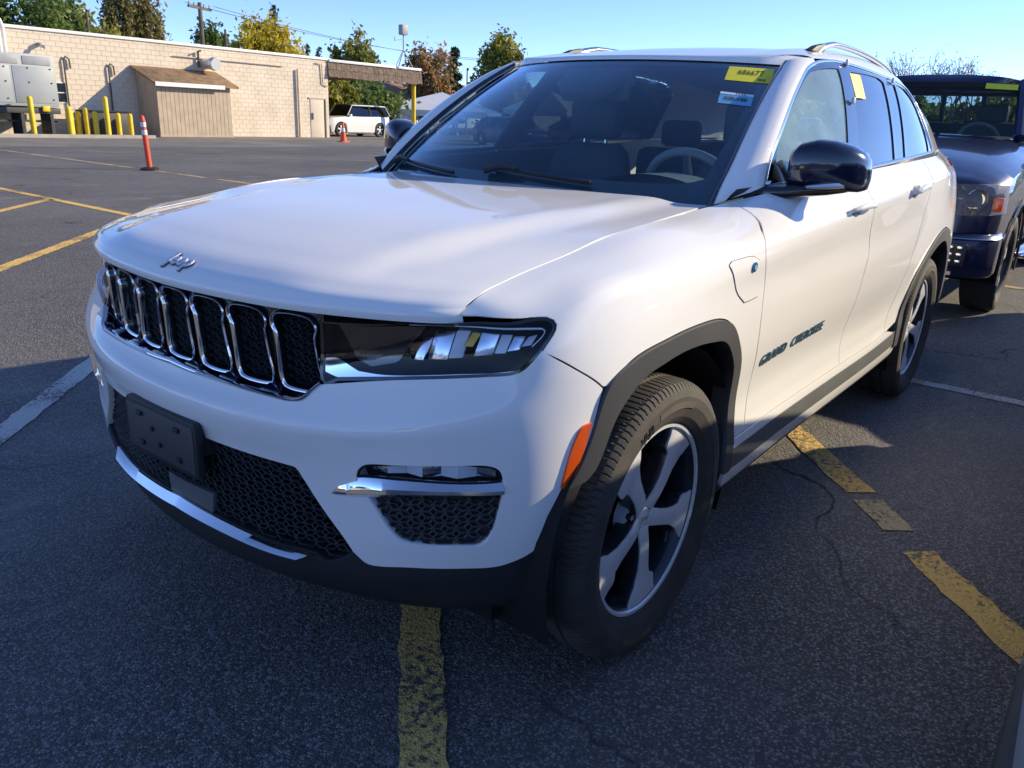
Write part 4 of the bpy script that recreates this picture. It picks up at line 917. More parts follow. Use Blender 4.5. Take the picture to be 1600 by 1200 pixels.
# ---- cabin furniture
m = MB(); R = []
for x, z0, z1 in ((-.50,1.06,1.125),(-.72,1.00,1.165),(-1.0,.86,1.16),(-1.12,.80,1.08),(-1.14,.78,.95)):
    R.append([(x-.06*abs(t)**2, t*.80, z0*(abs(t) > .99)+(z1-.03*abs(t)**4)*(abs(t) <= .99)) for t in np.linspace(-1, 1, 17)])
m.grid(R); m.build('dashboard', 'cabin_grey', SUV, smooth=True, angle=60)
m = MB(); m.grid([[(-.80,.16+.48*t,1.165+.055*math.sin(math.pi*t)**.7) for t in np.linspace(0, 1, 13)], [(-1.0,.17+.46*t,1.16+.06*math.sin(math.pi*t)**.7) for t in np.linspace(0, 1, 13)], [(-1.02,.19+.42*t,1.10) for t in np.linspace(0, 1, 13)]]); m.build('instrument_hood', 'cabin_light', SUV, smooth=True)
stc = np.array([-1.16,.40,1.13]); ax = np.array([-.86,0,.50]); e1 = np.array([0,1.,0]); e2 = np.cross(ax/np.linalg.norm(ax), e1)
m = MB(); m.tube([stc+.19*(e1*math.cos(a)+e2*math.sin(a)) for a in np.linspace(0, 2*math.pi, 37)[:-1]], .016, 8, closed=True)
SWH = m.build('steering_wheel', 'cabin_light', SUV, smooth=True)
m = MB(); m.tube([stc-[-.05,0,.03], stc+[-.01,0,.006]], [.07,.055], 14)
for a in (0, math.pi, -math.pi/2): m.tube([stc+[.02,0,-.01], stc+.185*(e1*math.cos(a)+e2*math.sin(a))], [.022,.014], 8)
m.build('wheel_hub', 'cabin_dark', SWH, smooth=True)
def seat(y, x=-1.55, w=.50):
    m = MB()
    def slab(c0, c1, w0, w1, t0, t1, nrm):
        pass
    back = [(0,.58,.20,.07),(-.02,.75,.24,.075),(-.06,.98,.25,.07),(-.10,1.15,.235,.06),(-.125,1.25,.20,.05),(-.135,1.29,.15,.035)]
    m.grid([superring((x+a, y, z), 0, 0, .01) and [(x+a+tt*(.9*abs(math.cos(k))**.6*np.sign(math.cos(k))), y+ww*np.sign(math.sin(k))*abs(math.sin(k))**.55, z) for k in np.linspace(0, 2*math.pi, 21)[:-1]] for a, z, ww, tt in back], closed_v=True)
    m.F.append(tuple(5*20+k for k in range(20))); m.M.append(0)
    S_ = m.build('seat_back', 'cabin_dark', SUV, smooth=True, angle=70)
    m = MB(); m.box((x+.27, y, .60), (.56, w, .16)); m.build('seat_cushion', 'cabin_dark', S_, bevel=.05, seg=3)
    m = MB(); m.box((x-.155, y, 1.40), (.10, .27, .19)); m.build('headrest', 'cabin_dark', S_, bevel=.04, seg=3)
    m = MB(); m.cyl((x-.145, y-.06, 1.25), (x-.15, y-.06, 1.33), .008, n=8); m.cyl((x-.145, y+.06, 1.25), (x-.15, y+.06, 1.33), .008, n=8); m.build('headrest_posts', 'chrome', S_)
seat(.40); seat(-.40)
m = MB(); m.box((-2.60, 0, .95), (.14, 1.30, .62)); RS = m.build('rear_seat_back', 'cabin_dark', SUV, bevel=.05)
m = MB(); m.box((-2.32, 0, .62), (.50, 1.30, .16)); m.build('rear_seat_cushion', 'cabin_dark', RS, bevel=.05)
for y in (-.42, .42, 0): m = MB(); m.box((-2.66, y, 1.34), (.09, .24, .15)); m.build('rear_headrest', 'cabin_dark', RS, bevel=.035)
m = MB(); m.box((-1.10, -.01, 1.50), (.03, .26, .075)); m.build('rear_view_mirror', 'cabin_dark', SUV, bevel=.012)
m = MB(); m.box((-1.28, 0, .86), (.5, .26, .42)); m.build('centre_console', 'cabin_dark', SUV, bevel=.04)
# headliner and inner B pillars, rear hatch glass
m = MB(); uu = np.linspace(1.42, 3.9, 24); m.grid([CAB.at(uu, np.full(24, v), np.full(24, -.03)) for v in (.50,.55,.65,.85,1.08,1.28)]); hlr = m.build('headliner', 'cabin_grey', SUV, smooth=True); mirrored([hlr])
m = MB(); m.grid([CAB.at([a, b], [v, v], [-.015, -.015]) for v, a, b in ((.0,1.50,1.63),(.15,1.57,1.69),(.30,1.66,1.78),(.44,1.72,1.84))]); ip = m.build('inner_pillar', 'cabin_grey', SUV, smooth=True); mirrored([ip])
# ---- wheels
def wheel(xc, yc, side, steer=0.):
    root = None
    def fn(a, b, h): return (a, h, b)      # wheel axis along y, outer face towards +y
    NT = 720; R0 = .386
    prof = [(.262,.092),(.272,.112),(.290,.124),(.320,.1335),(.345,.1335),(.362,.128),(.372,.120),(.379,.111),(.383,.100),(.3855,.086),(.386,.068),(.3862,.062),(.379,.060),(.379,.052),(.3864,.050),(.3868,.018),(.379,.016),(.379,.006)]
    prof = prof+[(r, -h) for r, h in prof[::-1]]
    V = []
    for i, (r, h) in enumerate(prof):
        for j in range(NT):
            t = j % 6; rr = r
            if .105 <= abs(h) <= .121 and r > .35 and t == 0: rr = r-.0045
            if .068 <= abs(h) < .105 and r > .35 and (j+2) % 6 == 0: rr = r-.004
            if abs(h) < .06 and r > .383 and (j+int(abs(h)*60)) % 6 == 0: rr = r-.004
            an = 2*math.pi*j/NT+(.010*math.sin(h*60) if r > .37 else 0)
            V.append(fn(rr*math.cos(an), rr*math.sin(an), h))
    k = len(prof); F = [(i*NT+j, i*NT+(j+1) % NT, (i+1)*NT+(j+1) % NT, (i+1)*NT+j) for i in range(k-1) for j in range(NT)]
    W = empty('wheel'); W.parent = SUV
    m = MB(); m.add(V, F); ty = m.build('tyre', 'rubber', W, smooth=True, angle=14)
    # raised sidewall bands and letters
    for a0, a1, r0, r1 in ((1.35,1.95,.316,.334),(2.9,3.5,.318,.334),(4.7,5.2,.318,.334)):
        m = MB(); an = np.linspace(a0, a1, 14); m.grid([[fn(r0*math.cos(a), r0*math.sin(a), .1345) for a in an], [fn(r1*math.cos(a), r1*math.sin(a), .1350) for a in an]])
        m.build('sidewall_band', 'dusty_rubber', ty)
    def arc(a, b, h, mid=math.radians(66)):
        r = .316+b; t = mid-a/.316 if True else 0; return np.stack([-r*np.cos(math.pi-t)*1.0, np.full(len(a), .1338+h), r*np.sin(t)], -1)
    if side > 0: text_part('sidewall_letters', 'SUV', 'rim_dark', ty, arc, .034, depth=.0015, bold=.001)
    # rim
    m = MB(); m.lathe([(.262,.094),(.268,.100),(.266,.106),(.258,.105),(.250,.094),(.243,.075),(.238,.02),(.232,-.06),(.236,-.10),(.262,-.11)], 72, fn)
    m.build('rim_barrel', 'rim_dark', W, smooth=True, angle=40)
    m = MB(); m.lathe([(.2685,.1005),(.2665,.1065),(.2580,.1058),(.2535,.0985)], 72, fn); m.build('rim_lip', 'rim_machined', W, smooth=True, angle=40)
    sp = [(.030,-.026),(.075,-.024),(.110,-.024),(.150,-.028),(.178,-.036),(.186,-.058),(.200,-.064),(.222,-.066),(.256,-.080),(.259,-.04),(.260,0),(.259,.04),(.256,.078),(.225,.060),(.210,.052),(.196,.040),(.150,.026),(.110,.024),(.075,.024),(.030,.026)]
    for q in range(5):
        a = math.radians(-90+72*q)
        def f2(r, w, h, a=a):
            dep = .094+.004*np.clip((r-.05)/.2, 0, 1)-.016*np.clip(1-r/.09, 0, 1)
            return fn(r*math.cos(a)-w*math.sin(a), r*math.sin(a)+w*math.cos(a), h+dep)
        m = MB(); m.prism(sp, -.006, 0, fn=f2); s_ = m.build('spoke', 'rim_machined', W, bevel=.0015)
        m = MB(); m.prism([(r, w*.93) for r, w in sp], -.055, -.0065, fn=f2); m.build('spoke_body', 'rim_dark', s_, bevel=.003)
        m = MB(); m.prism([(.235,.045),(.250,.086),(.250,.135),(.235,.150),(.222,.135),(.222,.06)], -.06, -.030, fn=f2); m.build('rim_pocket', 'rim_dark', s_, bevel=.004)
        a2 = a+math.radians(36); c = (.0585*math.cos(a2), .0585*math.sin(a2))
        m = MB(); m.cyl(fn(*c, .045), fn(*c, .078), .012, .011, 6); m.build('lug_nut', 'satin_chrome', W, bevel=.0015)
    m = MB(); m.lathe([(.0001,.083),(.026,.083),(.030,.080),(.031,.070),(.046,.066),(.070,.060),(.075,.03)], 36, fn); m.build('hub_cap', 'rim_machined', W, smooth=True, angle=30)
    if side > 0: text_part('cap_letters', 'Jeep', 'chrome', W, lambda a, b, h: np.stack([-a, np.full(len(a), .0832+h), b], -1), .024, depth=.0012, shear=.15)
    m = MB(); m.lathe([(.07,.02),(.165,.02),(.168,.014),(.168,-.004),(.07,-.004)], 48, fn); m.build('brake_disc', 'brake_iron', W, smooth=True, angle=30)
    m = MB(); m.box((-.13,.0,.06), (.08,.09,.17)); m.build('brake_caliper', 'rim_dark', W, bevel=.012)
    m = MB(); m.lathe([(.0001,-.09),(.232,-.09)], 32, fn); m.build('wheel_back', 'dark_void', W)
    W.location = (xc, yc, .386); W.rotation_euler = (0, random.Random(int(xc*10)).choice((0,.0)), (0 if side > 0 else math.pi)+steer)
    return W
def copy_tree(o, parent=None):
    c = o.copy(); COL.objects.link(c); c.parent = parent
    for ch_ in list(o.children): copy_tree(ch_, c)
    return c
W0 = wheel(0, .832, 1)
for xc, yc, rz in ((-2.964, .832, 0), (0, -.832, math.pi), (-2.964, -.832, math.pi)):
    w_ = copy_tree(W0, SUV); w_.location = (xc, yc, .386); w_.rotation_euler = (0, random.uniform(0, 1.2) if yc < 0 else 0, rz)

# ------------------------------------------------------------------ ground: asphalt lot, painted lines, paler apron by the building
def asphalt(name, col, stone, scale=170., crack=True, pale=.0):
    m = bpy.data.materials.new(name); m.use_nodes = True; nt = m.node_tree; N = nt.nodes; L = nt.links; b = N['Principled BSDF']
    tc = N.new('ShaderNodeTexCoord'); P = tc.outputs['Object']
    def noise(sc, det=4, ro=.5):
        n = N.new('ShaderNodeTexNoise'); n.inputs['Scale'].default_value = sc; n.inputs['Detail'].default_value = det; n.inputs['Roughness'].default_value = ro; L.new(P, n.inputs['Vector']); return n.outputs[0]
    def rng(src, a, b_, c, d):
        r = N.new('ShaderNodeMapRange'); r.inputs[1].default_value = a; r.inputs[2].default_value = b_; r.inputs[3].default_value = c; r.inputs[4].default_value = d; L.new(src, r.inputs[0]); return r.outputs[0]
    def mix(f, a, b_, bt='MIX'):
        x = N.new('ShaderNodeMix'); x.data_type = 'RGBA'; x.blend_type = bt
        if isinstance(f, float): x.inputs[0].default_value = f
        else: L.new(f, x.inputs[0])
        for s_, v in ((6, a), (7, b_)):
            if isinstance(v, tuple): x.inputs[s_].default_value = (*v, 1)
            else: L.new(v, x.inputs[s_])
        return x.outputs[2]
    v = N.new('ShaderNodeTexVoronoi'); v.inputs['Scale'].default_value = scale; L.new(P, v.inputs['Vector'])
    v2 = N.new('ShaderNodeTexVoronoi'); v2.inputs['Scale'].default_value = scale*.42; L.new(P, v2.inputs['Vector'])
    sep = N.new('ShaderNodeSeparateColor'); L.new(v.outputs['Color'], sep.inputs[0])
    stones = rng(sep.outputs[0], .55, .95, 0., 1.)
    base = mix(rng(noise(.35, 5), .35, .68, 0., 1.), tuple(c*.68 for c in col), tuple(c*1.28 for c in col))
    base = mix(rng(noise(3.1, 6, .62), .35, .7, 0., 1.), base, mix(1.0, base, (1.28, 1.26, 1.22), 'MULTIPLY'))
    c = mix(stones, base, stone)
    c = mix(rng(v.outputs['Distance'], .0, .55, 0., .75), c, mix(1.0, c, (.30, .30, .31), 'MULTIPLY'))
    if pale:
        # chalky worn patches
        st = N.new('ShaderNodeMapping'); st.inputs['Scale'].default_value = (.45, 1.3, 1); st.inputs['Rotation'].default_value = (0, 0, .75); L.new(P, st.inputs[0])
        n = N.new('ShaderNodeTexNoise'); n.inputs['Scale'].default_value = 1.1; n.inputs['Detail'].default_value = 9; n.inputs['Roughness'].default_value = .72; L.new(st.outputs[0], n.inputs['Vector'])
        c = mix(rng(n.outputs[0], .56, .74, 0., pale), c, (.30, .285, .26))
    if crack:
        sp_ = rng(noise(.55, 7, .7), .60, .74, 0., .55)
        c = mix(sp_, c, mix(1.0, c, (.45, .45, .47), 'MULTIPLY'))
        vo = N.new('ShaderNodeTexVoronoi'); vo.inputs['Scale'].default_value = .8; L.new(P, vo.inputs['Vector'])
        wob = N.new('ShaderNodeMath'); wob.operation = 'MULTIPLY_ADD'; L.new(noise(9., 4), wob.inputs[0]); wob.inputs[1].default_value = .22; L.new(vo.outputs['Distance'], wob.inputs[2])
        c = mix(rng(wob.outputs[0], .14, .22, .6, 0.), c, (.022, .022, .024))
        nz = N.new('ShaderNodeTexNoise'); nz.inputs['Scale'].default_value = 1.6; nz.inputs['Detail'].default_value = 6; L.new(P, nz.inputs['Vector'])
        ad = N.new('ShaderNodeVectorMath'); ad.operation = 'MULTIPLY_ADD'; L.new(nz.outputs['Color'], ad.inputs[0]); ad.inputs[1].default_value = (.7, .7, 0); L.new(P, ad.inputs[2])
        vc = N.new('ShaderNodeTexVoronoi'); vc.feature = 'DISTANCE_TO_EDGE'; vc.inputs['Scale'].default_value = .33; L.new(ad.outputs[0], vc.inputs['Vector'])
        ck = rng(vc.outputs['Distance'], .0008, .0034, 1., 0.)
        mm = N.new('ShaderNodeMath'); mm.operation = 'MULTIPLY'; L.new(ck, mm.inputs[0]); L.new(rng(noise(.8, 2), .45, .6, 0., .85), mm.inputs[1])
        c = mix(mm.outputs[0], c, (.012, .012, .013))
    L.new(c, b.inputs['Base Color'])
    L.new(rng(noise(2.0), .3, .7, .72, .95), b.inputs['Roughness']); b.inputs['Specular IOR Level'].default_value = .4
    inv = rng(v.outputs['Distance'], 0., .6, 1., 0.); inv2 = rng(v2.outputs['Distance'], 0., .7, 1., 0.)
    ad2 = N.new('ShaderNodeMath'); ad2.operation = 'MULTIPLY_ADD'; L.new(inv2, ad2.inputs[0]); ad2.inputs[1].default_value = .8; L.new(inv, ad2.inputs[2])
    bp = N.new('ShaderNodeBump'); bp.inputs['Strength'].default_value = .9; bp.inputs['Distance'].default_value = .0042; L.new(ad2.outputs[0], bp.inputs['Height']); L.new(bp.outputs[0], b.inputs['Normal'])
    MATS[name] = m; return m
def worn_paint(name, col, under, keep=.5, scale=60.):
    """road paint rubbed through to the stones"""
    m = asphalt(name, under, (.16, .16, .16), crack=False); nt = m.node_tree; N = nt.nodes; L = nt.links; b = N['Principled BSDF']
    src = b.inputs['Base Color'].links[0].from_socket
    tc = N.new('ShaderNodeTexCoord'); n = N.new('ShaderNodeTexNoise'); n.inputs['Scale'].default_value = scale; n.inputs['Detail'].default_value = 7; n.inputs['Roughness'].default_value = .75; L.new(tc.outputs['Object'], n.inputs['Vector'])
    n2 = N.new('ShaderNodeTexNoise'); n2.inputs['Scale'].default_value = 2.2; n2.inputs['Detail'].default_value = 4; L.new(tc.outputs['Object'], n2.inputs['Vector'])
    ad = N.new('ShaderNodeMath'); ad.operation = 'MULTIPLY_ADD'; L.new(n2.outputs[0], ad.inputs[0]); ad.inputs[1].default_value = .55; L.new(n.outputs[0], ad.inputs[2])
    r = N.new('ShaderNodeMapRange'); r.inputs[1].default_value = keep+.20; r.inputs[2].default_value = keep+.32; L.new(ad.outputs[0], r.inputs[0])
    x = N.new('ShaderNodeMix'); x.data_type = 'RGBA'; L.new(r.outputs[0], x.inputs[0]); L.new(src, x.inputs[6]); x.inputs[7].default_value = (*col, 1); L.new(x.outputs[2], b.inputs['Base Color'])
    return m
asphalt('asphalt', (.195, .187, .179), (.48, .47, .455), 150., pale=.9)
asphalt('apron_asphalt', (.36, .34, .31), (.48, .46, .42), 120., pale=.4)
worn_paint('yellow_paint', (.86, .56, .16), (.19, .183, .176), .45, 45.)
worn_paint('faded_yellow_paint', (.56, .44, .24), (.13, .13, .13), .46)
worn_paint('white_paint_worn', (.62, .60, .56), (.13, .13, .13), .44)
m = MB()
gx = [-1500,-200,-80,-50,-12,6,30,200,1500]; gy = [-1500,-200,-80,-45,-24.6,-6,8,40,200,1500]
m.grid([[(x, y, 0) for y in gy] for x in gx])
GROUND = tag(m.build('ground', 'asphalt'), kind='structure')
m = MB(); m.grid([[(x, -24.7+.25*math.sin(x*.7), .004), (x, -60, .004)] for x in np.linspace(-75, 25, 60)])
tag(m.build('apron', 'apron_asphalt'), kind='structure')
def line(p0, p1, w, mat, jag=.007):
    p0 = np.array(p0, float); p1 = np.array(p1, float); d = p1-p0; Ln = np.linalg.norm(d); d /= Ln; n_ = np.array([-d[1], d[0]]); k = max(int(Ln/.05), 2); R = random.Random(int(Ln*1000)); rows = []
    for i in range(k+1):
        c = p0+d*Ln*i/k; a = w/2+R.uniform(-jag, jag); b = w/2+R.uniform(-jag, jag); rows.append([(*(c-n_*a), .0042), (*(c+n_*b), .0042)])
    m = MB(); m.grid(rows); return m.build('painted_line', mat, GROUND)
e45 = np.array([1, 1.0])/2**.5
def stall(px_, py_, t0, t1, mat='yellow_paint', w=.115): line((px_+e45[0]*t0, py_+e45[1]*t0), (px_+e45[0]*t1, py_+e45[1]*t1), w, mat)
stall(.285, .36, -5.2, 1.6)                         # under the SUV's nose
line((-3.28, -1.9), (-1.36, 1.23), .12, 'yellow_paint') if False else None
line((-2.60, .10), (-1.46, 1.14), .125, 'yellow_paint'); line((-1.41, 1.18), (-1.22, 1.34), .115, 'faded_yellow_paint'); line((-1.10, 1.43), (.2, 2.62), .125, 'yellow_paint')
line((-3.45, -22.), (-3.42, -6.0), .13, 'yellow_paint'); line((-3.42, -6.0), (-3.29, 1.0), .11, 'faded_yellow_paint'); line((-3.29, 1.0), (-3.29, 9.), .10, 'white_paint_worn')
stall(.58, -1.87, -5.4, .5, 'white_paint_worn')
stall(-.87, -5.73, -3.4, 2.2, w=.13); stall(-2.34, -9.67, -1.5, 4.0, w=.13); stall(-1.0, -13.5, -3.0, 3.5)
for y0, y1 in ((-30, -16.1), (-15.3, -13.2), (-12.8, -5.0), (-4.4, 7)): line((-7.45, y0), (-7.45+.02, y1), .14, 'faded_yellow_paint')
line((-9.5, -22.2), (-15.5, -16.5), .10, 'faded_yellow_paint'); line((-20, -17), (-26, -11), .10, 'faded_yellow_paint')

# ------------------------------------------------------------------ building materials
noisy(pmat('painted_block', (.70, .60, .47), .85), 1.2, .10, .002, 25)
noisy(pmat('block_joint', (.62, .53, .41), .9), 2, .1)
noisy(pmat('coping_white', (.78, .77, .72), .6), 2, .08)
noisy(pmat('siding_tan', (.46, .37, .27), .75), 2.5, .12, .001, 60)
noisy(pmat('shed_roof', (.24, .155, .085), .9), 3.5, .35, .004, 30)
noisy(pmat('shake_brown', (.17, .125, .095), .9), 6, .35, .004, 40)
noisy(pmat('pipe_dark', (.10, .085, .07), .7), 4, .2)
noisy(pmat('pipe_tan', (.55, .46, .36), .7), 4, .1)
pmat('vent_metal', (.75, .75, .73), .35, metal=.5)
noisy(pmat('generator_grey', (.34, .37, .38), .5), 1.5, .06)
noisy(pmat('generator_dark', (.05, .055, .06), .6), 4, .2)
noisy(pmat('bollard_yellow', (.78, .55, .02), .5), 3, .12)
noisy(pmat('safety_orange', (.85, .10, .035), .55), 4, .08)
noisy(pmat('reflective_white', (.80, .80, .80), .4), 8, .08)
noisy(pmat('black_rubber', (.02, .02, .02), .8), 8, .2)
noisy(pmat('timber', (.20, .15, .10), .85), 3, .25)
noisy(pmat('pole_wood', (.13, .105, .085), .9), 3, .25)
noisy(pmat('pole_grey', (.33, .34, .35), .55), 3, .1)
noisy(pmat('tent_blue', (.10, .21, .46), .7), 1.5, .08)
noisy(pmat('tent_white', (.78, .78, .78), .7), 1.5, .05)
noisy(pmat('house_wall', (.60, .62, .64), .8), 2, .06)
noisy(pmat('house_roof', (.34, .20, .12), .9), 3, .2)
noisy(pmat('dark_interior', (.03, .03, .03), .8), 2, .2)
noisy(pmat('concrete', (.40, .37, .32), .9), 3, .15)

WY = -34.0
BLD = empty('block_building', (-19, WY, 0), label='long low building of cream painted blocks along the far edge', cat='building')
def bpart(m, name, mat, par=None, **kw):
    o = m.build(name, mat, par or BLD, **kw)
    if (par or BLD) is BLD: o.matrix_parent_inverse = Matrix.Translation((19, -WY, 0))
    return o
m = MB(); m.box2((-27.8, WY-14, 0), (2.0, WY-.02, 3.92)); wall = bpart(m, 'wall', 'block_joint')
# blocks: the nearest 300 one by one, the rest joined
bw, bh = .4, .2; cols = int((27.8-1.0)/bw); blocks = []
for r in range(20):
    for c in range(cols+1):
        x1 = -27.8+c*bw-(bw/2 if r % 2 else 0); x2 = x1+bw
        x1 = max(x1, -27.8); x2 = min(x2, -1.0)
        if x2-x1 > .05: blocks.append((x1, x2, r*bh, min(r*bh+bh, 3.92)))
blocks = [b for b in blocks if b[0] > -28]
vis = sorted([b for b in blocks if b[1] < -11.0], key=lambda b: -b[0]); near = vis[:300]; ns = set(near)
_me = {}
for x1, x2, z1, z2 in near:
    key = (round(x2-x1, 2), round(z2-z1, 2))
    if key not in _me:
        w_, h_ = key; g = .0045; m = MB(); P = [(-w_/2+g, 0, -h_/2+g), (w_/2-g, 0, -h_/2+g), (w_/2-g, 0, h_/2-g), (-w_/2+g, 0, h_/2-g)]; Q = [(p[0]*.99, .007, p[2]*.985) for p in P]
        m.add(P+Q, [(4,5,6,7),(0,1,5,4),(1,2,6,5),(2,3,7,6),(3,0,4,7)]); o = m.build('block', 'painted_block', wall); _me[key] = o.data; bpy.data.objects.remove(o)
    o = link('block', _me[key], wall); o.location = ((x1+x2)/2, WY-.0155, (z1+z2)/2)
m = MB()
for b in blocks:
    if b in ns: continue
    x1, x2, z1, z2 = b; g = .0045; y0 = WY-.0155; P = [(x1+g, y0, z1+g), (x2-g, y0, z1+g), (x2-g, y0, z2-g), (x1+g, y0, z2-g)]; c = np.array([(x1+x2)/2, y0, (z1+z2)/2])
    Q = [tuple(c+(np.array(p)-c)*[.99, 1, .985]+[0, .007, 0]) for p in P]
    m.add(P+Q, [(4,5,6,7),(0,1,5,4),(1,2,6,5),(2,3,7,6),(3,0,4,7)])
tag(m.build('far_blocks', 'painted_block', wall), kind='stuff')
m = MB(); m.box2((-27.9, WY-.35, 3.923), (2.0, WY+.06, 4.04)); bpart(m, 'coping', 'coping_white', bevel=.01)
m = MB(); m.box2((-27.45, WY-.01, 0), (-26.55, WY+.02, 1.95)); d_ = bpart(m, 'door', 'painted_block', bevel=.004)
m = MB(); m.box2((-27.55, WY-.005, 1.955), (-26.45, WY+.05, 2.03)); m.build('door_head', 'pipe_tan', d_)
m = MB(); m.box2((-27.56, WY-.005, 0), (-27.47, WY+.05, 1.953)); m.build('door_jamb', 'pipe_dark', d_)
m = MB(); m.box2((-26.70, WY+.021, .92), (-26.62, WY+.07, 1.25)); m.build('door_pull', 'pipe_dark', d_)
m = MB(); m.tube([(-25.75, WY+.09, 3.35), (-25.75, WY+.09, .02)], .06, 10); bpart(m, 'downpipe', 'pipe_tan', smooth=True)
for px_, z0, z1 in ((-14.25, .5, 3.05), (-16.05, .9, 2.9)):
    m = MB(); m.tube([(px_-.18, WY+.07, z1-.45), (px_-.16, WY+.07, z1-.1), (px_-.02, WY+.08, z1), (px_+.06, WY+.07, z1-.15), (px_+.06, WY+.07, z0)], .035, 8); bpart(m, 'conduit', 'pipe_dark', smooth=True)
m = MB(); m.tube([(-26.95, WY+.06, 3.74), (-27.35, WY+.06, 3.70), (-27.4, WY+.06, 2.75), (-27.7, WY+.06, 2.62)], .03, 8); bpart(m, 'conduit', 'pipe_tan', smooth=True)
m = MB(); m.tube([(-19.0, WY+.06, 3.45), (-22.0, WY+.06, 3.44), (-24.9, WY+.06, 3.43)], .028, 8); bpart(m, 'conduit', 'pipe_tan', smooth=True)
m = MB(); m.cyl((-20.55, WY, 3.22), (-20.55, WY+.75, 3.22), .24, n=24); m.cyl((-20.55, WY+.75, 3.22), (-20.55, WY+.95, 3.20), .30, .26, n=24); fan = bpart(m, 'exhaust_vent', 'vent_metal', smooth=True)
m = MB(); m.tube([(-20.2, WY+.1, 3.05), (-20.2, WY+.1, 3.72), (-20.2, WY+.3, 3.75)], .05, 8); m.build('vent_stack', 'pipe_dark', fan, smooth=True)
m = MB(); m.box((-13.35, WY+.12, 3.42), (.16, .24, .12)); sl = bpart(m, 'security_lamp', 'pole_grey', bevel=.02)
m = MB(); m.lathe([(.001, 0), (.07, .02), (.10, .12), (.09, .13)], 14, lambda a, b, h: (-13.35+a, WY+.24+h, 3.38+b-.5*h)); m.build('lamp_head', 'coping_white', sl, smooth=True)
m = MB(); m.box2((-14.2, WY-.03, 1.25), (-13.75, WY+.015, 2.05)); wn_ = bpart(m, 'window', 'coping_white')
for k in range(2):
    m = MB(); m.box2((-14.15, WY+.016, 1.29+k*.38), (-13.8, WY+.022, 1.63+k*.38)); m.build('pane', 'black_gloss', wn_)
# bent white duct pipes at the roof edge
for k in range(3):
    m = MB(); x0 = -12.02+k*.17; m.tube([(x0, WY+.25, 2.2), (x0, WY+.25, 3.9), (x0+.05, WY+.22, 4.15), (x0+.25, WY+.1, 4.36), (x0+.8, WY-.1, 4.42)], .07, 10); bpart(m, 'roof_duct', 'coping_white', smooth=True)
# lean-to shed
SHED = empty('lean_to_shed', (-19, WY, 0), label='tan plank lean-to shed with brown sloping roof against the wall', cat='shed')
off_ = Matrix.Translation((19, -WY, 0))
def spart(m, name, mat, **kw):
    o = m.build(name, mat, SHED, **kw); o.matrix_parent_inverse = off_; return o
SY = WY+1.6
m = MB(); m.hexa([(-20.70, WY+.02, 0), (-17.22, WY+.02, 0), (-17.22, SY-.02, 0), (-20.70, SY-.02, 0), (-20.70, WY+.02, 2.80), (-17.22, WY+.02, 2.80), (-17.22, SY-.02, 2.20), (-20.70, SY-.02, 2.20)]); spart(m, 'shed_core', 'siding_tan')
k = 18; w = (20.74-17.18)/k
for i in range(k):
    m = MB(); x1 = -20.74+i*w; m.box2((x1+.008, SY-.018, .12), (x1+w-.008, SY+.012, 2.18)); spart(m, 'plank', 'siding_tan')
for i in range(8):
    a, b = WY+.03+i*.196, WY+.03+(i+1)*.196-.012; za, zb = 2.78-.375*(a-WY), 2.78-.375*(b-WY)
    m = MB(); m.hexa([(-17.20, a, .02), (-17.175, a, .02), (-17.175, b, .02), (-17.20, b, .02), (-17.20, a, za), (-17.175, a, za), (-17.175, b, zb), (-17.20, b, zb)]); spart(m, 'plank', 'siding_tan')
m = MB(); m.hexa([(-21.05, WY+.02, 2.84), (-16.95, WY+.02, 2.84), (-16.95, SY+.28, 2.17), (-21.05, SY+.28, 2.17), (-21.05, WY+.02, 2.92), (-16.95, WY+.02, 2.92), (-16.95, SY+.28, 2.25), (-21.05, SY+.28, 2.25)]); spart(m, 'shed_roof', 'shed_roof', bevel=.01)
m = MB(); m.box2((-20.3, SY+.285, 2.10), (-17.0, SY+.31, 2.27)); spart(m, 'fascia_board', 'coping_white')
m = MB(); m.box2((-20.76, SY-.02, .02), (-17.16, SY+.03, .12)); spart(m, 'base_board', 'siding_tan')
# flat canopy beyond the building's end with shake fascia
CAN = empty('drive_through_canopy', (-31, WY, 0), label='flat canopy with brown shake fascia on yellow posts', cat='canopy')
off2 = Matrix.Translation((31, -WY, 0))
def cpart(m, name, mat, **kw):
    o = m.build(name, mat, CAN, **kw); o.matrix_parent_inverse = off2; return o
m = MB(); m.box2((-34.75, WY-9, 3.30), (-27.85, WY-.08, 3.86)); cpart(m, 'canopy_deck', 'timber')
m = MB(); m.box2((-32.7, WY-.1, 3.86), (-27.82, WY+.12, 4.0)); cpart(m, 'gutter', 'coping_white', bevel=.02)
m = MB(); m.box2((-34.8, WY-.1, 3.86), (-32.9, WY+.12, 4.0)); cpart(m, 'gutter', 'coping_white', bevel=.02)
rs = random.Random(5); x = -34.85
while x < -27.9:
    w = rs.uniform(.13, .24)
    for r in range(2):
        zt, zb = 3.85-r*.34, 3.47-r*.36+rs.uniform(-.03, .03); m = MB(); yb = WY+.02+.05*(r+1)+rs.uniform(0, .02)
        m.hexa([(x+.006, WY-.06, zb), (x+w-.006, WY-.06, zb), (x+w-.006, yb+.03, zb), (x+.006, yb+.03, zb), (x+.006, WY-.06, zt), (x+w-.006, WY-.06, zt), (x+w-.006, yb-.05, zt), (x+.006, yb-.05, zt)]); cpart(m, 'shake', 'shake_brown')
    x += w
for px_, py_ in ((-34.55, WY-.3), (-34.55, WY-8.5), (-28.35, WY-8.5), (-28.45, WY-1.2)):
    m = MB(); m.cyl((px_, py_, 0), (px_, py_, 3.32), .13, n=14); cpart(m, 'post', 'bollard_yellow', smooth=True)
